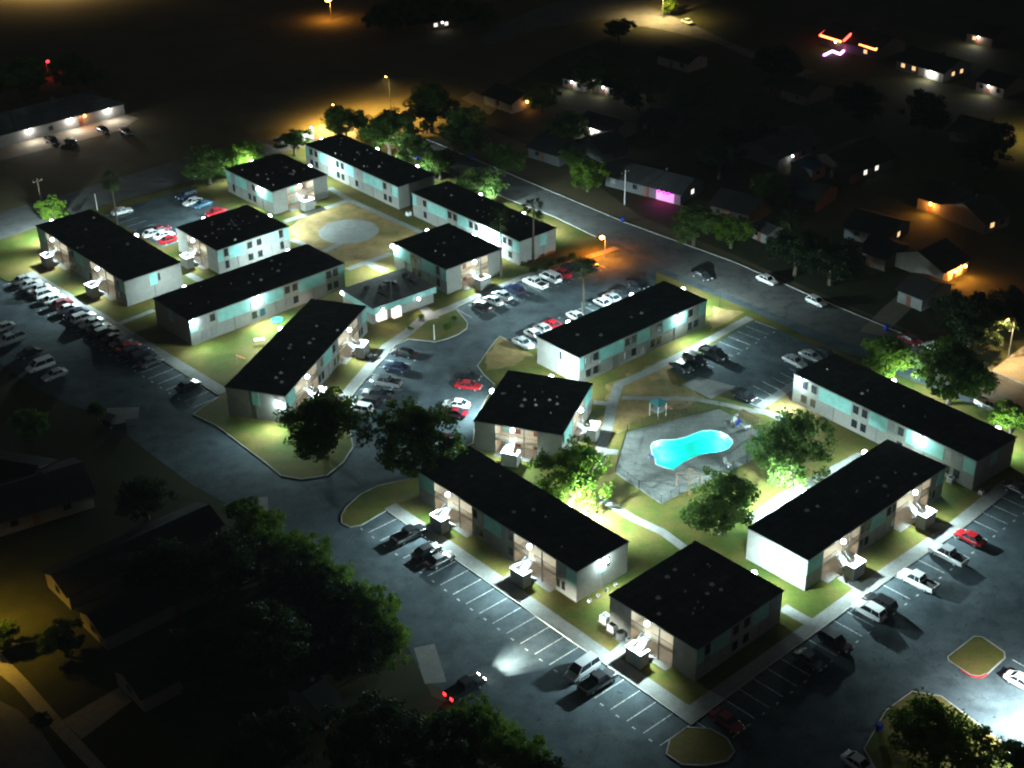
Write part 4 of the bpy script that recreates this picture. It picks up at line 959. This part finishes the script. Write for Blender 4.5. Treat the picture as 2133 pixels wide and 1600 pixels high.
def pole_lamp(px, py, hgt, label, power, col, lens, spot=150, ang=0., name='street_lamp', lr=.26, arm=1.4, base=None):
    g = base or G(px, py, .1); t = thing(name, label, 'street lamp', (g.x, g.y, 0), ang)
    p = MB(); p.tube([(0, 0, 0), (0, 0, hgt-.4), (.2, 0, hgt), (arm, 0, hgt+.12)], [.10, .07, .05, .045], 8); p.build('pole', M_METAL, t)
    h = MB(); h.box(arm-.15, arm+.55, -.16, .16, hgt+.02, hgt+.2); hd = h.build('lamp_head', M_METAL, t)
    l = MB(); l.sphere((arm+.2, 0, hgt-.02), lr, 10, sz=.7); ln = l.build('lamp_lens', lens, hd)
    light('SPOT', hd, (arm+.2, 0, hgt-.08-lr), (0, 0, -1), power, col, spot, .6, .2)
    return t
pole_lamp(1260,536,4.6,'short street lamp glowing orange at the lot entrance',10000,(1,.24,.015),E_SOD,160,R(200),arm=.5,lr=.5)
pole_lamp(1380,38,9,'far street lamp above the yellow lit side road',42000,(1,.70,.26),E_SOD,152,R(240))
pole_lamp(690,40,6.4,'far orange street lamp at the top edge',5000,SOD,E_SOD,160,R(240),lr=1.0,arm=.6)
pole_lamp(101,158,4.2,'far red signal lamp behind the low white building',700,(1,.03,.03),E_RED,160,0,lr=.5,arm=.3)
pole_lamp(815,250,11,'street lamp hidden by trees that lights the field amber',75000,(1,.60,.14),E_SOD,150,R(120))
pole_lamp(703,266,6.0,'street lamp on a thin dark pole at the amber lit field edge',60000,(1,.60,.14),E_SOD,158,R(150),arm=.6)
pole_lamp(655,304,5.0,'small white lamp on a pole behind the white barrier',5200,(1,.86,.6),E_COOL,150,R(200),arm=.3)
pole_lamp(-60,1330,8,'street lamp outside the frame lighting the front yard dull yellow',8500,(1,.62,.07),E_SOD,160,R(0))
pole_lamp(2205,1535,7.5,'flood lamp on a pole lighting the bottom corner white',60000,(.90,1,.97),E_COOL,150,R(160))
pole_lamp(2100,745,8,'street lamp beyond the trees over the tan driveway',16000,(1,.68,.30),E_SOD,150,R(200))
pole_lamp(120,-60,13,'far street lamp beyond the field corner',700000,(1,.62,.2),E_SOD,166,R(200))
pole_lamp(2160,290,8,'street lamp outside the frame by the amber far verge',14000,(1,.70,.2),E_SOD,150,R(180))
def pole(px, py, hgt, label, cross=True, r=.13, m=None, name='utility_pole'):
    g = G(px, py, .1); t = thing(name, label, name.replace('_', ' '), (g.x, g.y, 0), R(A1))
    p = MB(); p.tube([(0, 0, 0), (0, 0, hgt)], [r, r*.7], 8); p.build('pole', m or M_WOOD, t)
    if cross:
        c_ = MB(); c_.box(-1.1, 1.1, -.06, .06, hgt-.7, hgt-.55); c_.build('crossarm', M_WOOD, t)
        for x in (-1, 0, 1):
            i = MB(); i.tube([(x, 0, hgt-.55), (x, 0, hgt-.35)], .05, 6); i.build('insulator', M_TRIM, t)
    return t
pole(1301,425,8,'pale utility pole in front of the grey house with the pink garage', m=M_TRIM)
pole(90,442,8,'utility pole beside the small vivid tree')
pole(203,438,4,'thin pale pole behind the crowded row block',False,.08,M_TRIM,'post')
pole(905,708,3.2,'pale post at the tip of the planted traffic island',False,.10,M_TRIM,'post')
pole(1212,662,3.4,'slim grey lot pole beside the car row behind the street side block',False,.07,M_METAL,'post')
pole(1499,640,3.2,'dark tilted street sign post past the end of the street side block',False,.07,M_DMETAL,'post')

# ------------------------------------------------------------------ swimming pool court
zD = .13
DECK_PX = [(1306,900),(1400,876),(1499,852),(1545,878),(1590,905),(1572,950),(1556,965),(1500,990),(1457,1010),(1415,1030),(1377,1050),(1330,1018),(1281,985)]
b = MB(); deck = P2(DECK_PX, zD); b.prism(deck, 0, zD+.02, 0, holes=[POOL]); struct('pool_deck', b, M_DECK, 'pale concrete deck around the kidney shaped pool', 'pool deck')
pc = sum((Vector((*p, 0)) for p in POOL), Vector())/len(POOL)
pl = thing('swimming_pool', 'kidney shaped swimming pool glowing turquoise with lamps at both ends', 'swimming pool', (pc.x, pc.y, 0))
PL = [(p[0]-pc.x, p[1]-pc.y) for p in POOL]
if area(PL) < 0: PL = PL[::-1]
M_TILE = mat('pool_plaster', (.55, .76, .70), .7, .05, .6)
b = MB(); n = len(PL)
b.v += [(x, y, zD+.02) for x, y in PL]+[(x, y, -1.25) for x, y in PL]
for k in range(n): j = (k+1) % n; b.f.append((k, n+k, n+j, j)); b.m.append(0)
i = len(b.v); b.v += [(x, y, -1.25) for x, y in PL]
for tr in tessellate_polygon([[Vector((x, y, 0)) for x, y in PL]]): b.f.append(tuple(i+q for q in tr)); b.m.append(0)
b.build('basin', M_TILE, pl)
b = MB()
for k in range(n):
    j = (k+1) % n; p, q = Vector(PL[k]), Vector(PL[j]); pi, qi = p*.965, q*.965
    b.quad((*p, zD+.03), (*q, zD+.03), (*(q*1.045), zD+.03), (*(p*1.045), zD+.03))
    b.quad((*p, zD+.03), (*p, zD-.02), (*q, zD-.02), (*q, zD+.03))
b.build('coping', M_TRIM, pl)
MW = bpy.data.materials.new('pool_water_surface'); MW.use_nodes = True; t = MW.node_tree; t.nodes.clear()
o = t.nodes.new('ShaderNodeOutputMaterial'); mx = t.nodes.new('ShaderNodeMixShader'); tp = t.nodes.new('ShaderNodeBsdfTransparent'); gl = t.nodes.new('ShaderNodeBsdfGlossy'); fr = t.nodes.new('ShaderNodeFresnel')
tp.inputs[0].default_value = (.008, .41, .38, 1); gl.inputs['Roughness'].default_value = .06; fr.inputs[0].default_value = 1.33
nz = t.nodes.new('ShaderNodeTexNoise'); nz.inputs['Scale'].default_value = 1.5; bp = t.nodes.new('ShaderNodeBump'); bp.inputs['Strength'].default_value = .2
tc = t.nodes.new('ShaderNodeTexCoord'); t.links.new(tc.outputs['Object'], nz.inputs['Vector']); t.links.new(nz.outputs[0], bp.inputs['Height']); t.links.new(bp.outputs[0], gl.inputs['Normal'])
t.links.new(fr.outputs[0], mx.inputs[0]); t.links.new(tp.outputs[0], mx.inputs[1]); t.links.new(gl.outputs[0], mx.inputs[2]); t.links.new(mx.outputs[0], o.inputs[0])
b = MB(); i = 0; b.v += [(x*.999, y*.999, zD-.09) for x, y in PL]
for tr in tessellate_polygon([[Vector((x, y, 0)) for x, y in PL]]):
    A, B_, D_ = (Vector(PL[q]) for q in tr)
    if (B_-A).cross(D_-A) < 0: tr = (tr[0], tr[2], tr[1])
    b.f.append(tuple(tr)); b.m.append(0)
b.build('water', MW, pl)
for (px, py, pw) in ((1373,930,5600), (1383,945,5600), (1503,912,5600), (1506,930,5600)):
    g = G(px, py, -.5)-pc; lb = MB(); lb.sphere((g.x, g.y, -.75), .16, 8); l = lb.build('pool_lamp', E_COOL, pl)
    light('POINT', l, (g.x, g.y, -.45), (0, 0, -1), pw, (.75, 1, 1), radius=.25)
# fence
fz = zD+.02
fc = thing('pool_fence', 'black metal fence of posts and pickets round the pool deck', 'fence', (pc.x, pc.y, 0))
q = [Vector((p[0]-pc.x, p[1]-pc.y, 0))*.992 for p in deck]
for k in range(len(q)):
    A, B_ = q[k], q[(k+1) % len(q)]; n = max(1, round((B_-A).length/2.4))
    pn = MB()
    for zz in (.15, 1.35): pn.tube([A+Vector((0, 0, fz+zz)), B_+Vector((0, 0, fz+zz))], .022, 4)
    m_ = int((B_-A).length/.22)
    for s in range(m_): 
        p = A.lerp(B_, (s+.5)/m_); pn.tube([p+Vector((0, 0, fz+.1)), p+Vector((0, 0, fz+1.4))], .010, 3, cap=False)
    pn.build('fence_panel', M_DMETAL, fc)
    for s in range(n):
        p = A.lerp(B_, s/n); pp = MB(); pp.tube([p+Vector((0, 0, fz)), p+Vector((0, 0, fz+1.5))], .045, 5); pp.build('post', M_DMETAL, fc)
def pergola(corners, z, label, slats=7, roof=False):
    q = [G(x, y, z) for x, y in corners]; c_ = sum(q, Vector())/4; t = thing('pergola', label, 'pergola', (c_.x, c_.y, fz))
    q = [Vector((p.x-c_.x, p.y-c_.y, 0)) for p in q]; z -= fz
    for p in q:
        b = MB(); b.box(p.x-.08, p.x+.08, p.y-.08, p.y+.08, 0, z); b.build('post', M_WOOD, t)
    b = MB()
    for k in range(4): b.tube([q[k]+Vector((0, 0, z+.07)), q[(k+1) % 4]+Vector((0, 0, z+.07))], .09, 4)
    b.build('beam', M_WOOD, t)
    b = MB()
    for k in range(1, slats): b.tube([q[0].lerp(q[1], k/slats)+Vector((0, 0, z+.18)), q[3].lerp(q[2], k/slats)+Vector((0, 0, z+.18))], .05, 4)
    b.build('rafters', M_WOOD, t); return t
pergola([(1410,986),(1437,1004),(1461,992),(1436,975)], 2.5, 'open timber pergola frame at the lower pool deck edge', 4)
pergola([(1526,864),(1565,886),(1583,873),(1548,854)], 2.5, 'brown timber pergola over pool furniture at the far deck corner', 12)
def lounger(px, py, m_, ang, label):
    g = G(px, py, fz); t = thing('pool_lounger', label, 'lounger', g, R(ang), 'pool loungers')
    b = MB(); b.box(-.9, .35, -.3, .3, .30, .36); b.build('seat', m_, t)
    b = MB(); Mx = Matrix.Translation((.35, 0, .33)) @ Matrix.Rotation(R(-50), 4, 'Y'); b.box(0, .75, -.3, .3, -.03, .03, M=Mx); b.build('backrest', m_, t)
    for x in (-.75, .25):
        for y in (-.26, .26):
            b = MB(); b.box(x-.03, x+.03, y-.03, y+.03, 0, .30); b.build('leg', M_TRIM, t)
lounger(1538,884,M_BLUE,60,'blue lounger under the brown timber pergola')
lounger(1530,876,M_CAP,60,'white lounger next to the blue one under the brown pergola')
lounger(1555,893,M_CAP,200,'white lounger on the deck just outside the brown pergola')
lounger(1514,968,M_CAP,120,'white lounger alone by the lower deck edge')
g = G(1352,964,fz); t = thing('pool_slide', 'dark blue pool ladder slide at the kidney pool corner', 'slide', g, R(40))
b = MB()
for k in range(7): f0, f1 = k/7, (k+1)/7; b.box(f0*1.6, f1*1.6+.02, -.25, .25, 1.5-1.1*f1, 1.56-1.1*f1)
b.build('chute', M_BLUE, t); b = MB()
for y in (-.25, .25): b.tube([(-.3, y, 0), (0, y, 1.5)], .03, 5)
for k in range(5): b.tube([(-.3+.06*k, -.25, .3*k+.15), (-.3+.06*k, .25, .3*k+.15)], .02, 5)
b.build('ladder', M_METAL, t)
# playground
g = G(1370,866,.12); t = thing('playset', 'children playset with raised platform and orange slide behind the pool deck', 'playset', g, R(40))
b = MB(); b.box(-1, 1, -1, 1, 1.15, 1.25); b.build('platform', M_METAL, t)
for x in (-.95, .95):
    for y in (-.95, .95):
        b = MB(); b.tube([(x, y, 0), (x, y, 2.7)], .06, 6); b.build('post', M_TRIM, t)
b = MB(); i = len(b.v); b.v += [(-1.2,-1.2,2.6),(1.2,-1.2,2.6),(1.2,1.2,2.6),(-1.2,1.2,2.6),(0,0,3.4)]
for f in ((0,1,4),(1,2,4),(2,3,4),(3,0,4)): b.f.append(f); b.m.append(0)
b.build('roof', mat('teal_canopy', (.03, .12, .13), .7, .1), t)
b = MB()
for k in range(8): f0, f1 = k/8, (k+1)/8; b.box(1+f0*2.2, 1+f1*2.2+.02, -.35, .35, 1.2-1.05*f1, 1.26-1.05*f1)
for y in (-.38, .33): b.tube([(1, y, 1.4), (3.2, y, .3)], .05, 5)
b.build('slide', mat('orange_plastic', (.55, .13, .03), .5, .1), t)
g = G(1412,868,.12); t = thing('swing_set', 'dark metal swing frame beside the playset', 'swing', g, R(30))
b = MB()
for x in (-1.8, 1.8):
    for y in (-.9, .9): b.tube([(x, y, 0), (x, 0, 2.4)], .05, 6)
b.tube([(-1.8, 0, 2.4), (1.8, 0, 2.4)], .05, 6); b.build('frame', M_DMETAL, t)
for x in (-.8, .8):
    b = MB(); b.box(x-.25, x+.25, -.1, .1, .5, .54); b.tube([(x-.22, 0, .54), (x-.22, 0, 2.38)], .012, 4); b.tube([(x+.22, 0, .54), (x+.22, 0, 2.38)], .012, 4); b.build('swing_seat', M_RUBBER, t)

# ------------------------------------------------------------------ air conditioners, bins, barrier, small things
def ac(px, py, label, m_=M_TRIM, round_=False, s=1.0, z=.12, name='air_conditioner'):
    g = G(px, py, z+.3); t = thing(name, label, 'air conditioner', (g.x, g.y, z), R(A1), 'air conditioners on the lawns')
    b = MB()
    if round_: b.tube([(0, 0, .05), (0, 0, .85*s)], .5*s, 16)
    else: b.box(-.45*s, .45*s, -.45*s, .45*s, .05, .85*s)
    b.build('casing', m_, t); b = MB(); b.tube([(0, 0, .85*s), (0, 0, .87*s)], .36*s, 14); b.build('fan_grille', M_DMETAL, t)
    b = MB(); b.box(-.6*s, .6*s, -.6*s, .6*s, 0, .05); b.build('base_pad', M_CONC, t)
ac(1261,1291,'white air conditioner, farther of two boxes beside the bottom corner block',M_CAP,s=1.25)
ac(1277,1309,'white air conditioner box next to the round dark one',M_CAP,s=1.25)
ac(1292,1325,'round dark air conditioner beside the bottom corner block',M_METAL,True,1.2)
ac(1310,1334,'small pale air conditioner nearest the lowest stair tower',M_TRIM,s=.7)
for k, (x, y) in enumerate([(1228,1250),(1246,1240),(1264,1228),(1282,1217)]): ac(x, y, f'small air conditioner, {ORD[k]} along the end wall with a bright lamp', M_TRIM, s=.45)
ac(851,446,'white air conditioner between the two far long blocks',M_CAP)
ac(770,740,'white air conditioner beside a stair tower of the askew long block',M_CAP,s=.8)
ac(782,742,'small grey air conditioner next to the white one at the askew block',M_METAL,s=.7)
ac(1980,1000,'pale air conditioner between the white ended block and last long block',M_TRIM)
ac(2044,1025,'small pale air conditioner at the end of the last long block',M_TRIM,s=.7)
def bin_(px, py, label, m_=M_BLUE, z=.02):
    g = G(px, py, z+.4); t = thing('wheelie_bin', label, 'bin', (g.x, g.y, z), rnd.uniform(0, 6), 'bins along the streets')
    b = MB(); loft(b, [[(-.25,-.28,.05),(.25,-.28,.05),(.25,.28,.05),(-.25,.28,.05)][::-1], [(-.32,-.34,1.0),(.32,-.34,1.0),(.32,.34,1.0),(-.32,.34,1.0)][::-1]]); b.build('bin_body', m_, t)
    b = MB(); b.box(-.36, .36, -.38, .38, 1.0, 1.08); b.build('lid', m_, t)
    for y in (-.25, .25):
        b = MB(); b.tube([(-.30, y-.04, .1), (-.30, y+.04, .1)], .1, 8); b.build('wheel', M_RUBBER, t)
bin_(1297,458,'blue bin on the far kerb below the pink garage house')
bin_(981,329,'blue bin on the far kerb behind the far long blocks')
bin_(1846,684,'teal blue bin on the far kerb by the dark driveway')
bin_(849,328,'blue bin under the mid green tree behind the farthest long block')
bin_(870,333,'blue bin closer to the gap of the far long blocks')
bin_(1832,1516,'blue bin at the tip of the planted island at the bottom')
bin_(1884,1553,'blue bin under the large broad tree at the bottom')
def dumpster(px, py, label, ang):
    g = G(px, py, .6); t = thing('dumpster', label, 'dumpster', (g.x, g.y, .02), R(ang))
    b = MB(); loft(b, [[(-1,-.6,.1),(1,-.6,.1),(1,.6,.1),(-1,.6,.1)][::-1], [(-1.1,-.85,1.3),(1.1,-.85,1.3),(1.1,.75,1.5),(-1.1,.75,1.5)][::-1]]); b.build('container', mat('dark_green_steel', (.015, .03, .025), .6, .2), t)
    b = MB(); b.quad((-1.12,-.88,1.33),(1.12,-.88,1.33),(1.12,.78,1.54),(-1.12,.78,1.54)); b.build('lid', M_RUBBER, t)
dumpster(250,898,'dark dumpster on the near side of the pale bin pad',20)
dumpster(228,878,'dark dumpster at the outer side of the pale bin pad',80)
g0, g1 = G(578,305,.1), G(655,289,.1); d = g1-g0; t = thing('barrier_wall', 'low white panelled barrier by the curving road', 'fence', (g0.x, g0.y, 0), math.atan2(d.y, d.x))
n = 6; Ls = d.length/n
for k in range(n):
    b = MB(); b.box(k*Ls+.06, (k+1)*Ls-.06, -.05, .05, .1, 2.3); b.build('panel', M_CAP, t)
    b = MB(); b.box(k*Ls-.06, k*Ls+.06, -.08, .08, 0, 2.45); b.build('post', M_TRIM, t)
g = G(493,752,.12); t = thing('toy_slide', 'small orange toy slide on the lawn of the mint panelled block', 'toy', g, R(20)); b = MB()
for k in range(5): b.box(k*.3, k*.3+.32, -.3, .3, 1.0-.2*k, 1.06-.2*k)
b.build('chute', MATS['orange_plastic'], t); b = MB(); b.tube([(0, -.25, 0), (0, -.25, 1.1)], .05, 5); b.tube([(0, .25, 0), (0, .25, 1.1)], .05, 5); b.build('ladder', M_TRIM, t)
g = G(541,714,.12); t = thing('folding_table', 'white folding table on the lawn of the mint panelled block', 'table', g, R(10)); b = MB(); b.box(-.95, .95, -.5, .5, .70, .75); b.build('tabletop', M_CAP, t)
for x in (-.8, .8):
    for y in (-.4, .4):
        b = MB(); b.tube([(x, y, 0), (x, y, .70)], .025, 5); b.build('leg', M_METAL, t)
g = G(577,668,.12); t = thing('paddling_pool', 'round turquoise paddling pool by the mint panelled block', 'paddling pool', g); b = MB()
for k in range(20): a0 = k*math.pi/10; a1 = a0+math.pi/10; b.tube([(1.1*math.cos(a0), 1.1*math.sin(a0), .14), (1.1*math.cos(a1), 1.1*math.sin(a1), .14)], .13, 6)
b.build('ring_wall', mat('turquoise_vinyl', (.03, .28, .30), .5, .1), t); b = MB(); b.prism([(1.05*math.cos(k*math.pi/10), 1.05*math.sin(k*math.pi/10)) for k in range(20)], 0, .1); b.build('pool_floor', MATS['turquoise_vinyl'], t)
def shrub(px, py, wpx, label, lf=0):
    r = wpx/2*mpp(px, py, .5); g = G(px, py, r*.5); t = thing('shrub', label, 'shrub', (g.x, g.y, .1), px % 6, 'shrubs by the buildings')
    c_ = link('foliage', CROWN[lf][int(px) % len(CROWN[lf])], t); c_.location = (0, 0, r*.55); c_.scale = (r, r, r*.85)
    s = MB(); s.tube([(0, 0, 0), (0, 0, r*.5)], .05, 5); s.build('stem', M_BARK, t)
for k, (x, y, w) in enumerate([(1112,563,22),(1132,556,22),(1152,548,24),(1172,541,22),(1192,535,22)]): shrub(x, y, w, f'dark shrub, {ORD[k]} along the end of the long block with palms toward the street lamp')
shrub(932,682,26,'spiky green plant in the middle of the planted traffic island',1); shrub(945,664,16,'small plant near the kerb side of the traffic island',0); shrub(878,660,18,'small plant bed bush by the office ramp',1)
shrub(855,685,16,'tan lit bush below the office entrance',1)

# ------------------------------------------------------------------ thin haze added so lamps glow; encloses camera, ground and everything on it
b = MB(); b.box(-720, 720, -80, 1320, -2.5, 132)
MH = bpy.data.materials.new('glow_haze'); MH.use_nodes = True; t = MH.node_tree; t.nodes.clear()
o = t.nodes.new('ShaderNodeOutputMaterial'); pv = t.nodes.new('ShaderNodeVolumePrincipled')
pv.inputs['Color'].default_value = (.85, .94, 1, 1); pv.inputs['Density'].default_value = .00016; pv.inputs['Anisotropy'].default_value = .25
t.links.new(pv.outputs[0], o.inputs['Volume'])
tag(b.build('haze', MH), 'thin pale haze added to give the lamps a glow', 'haze', kind='stuff')
SC.cycles.volume_bounces = 0
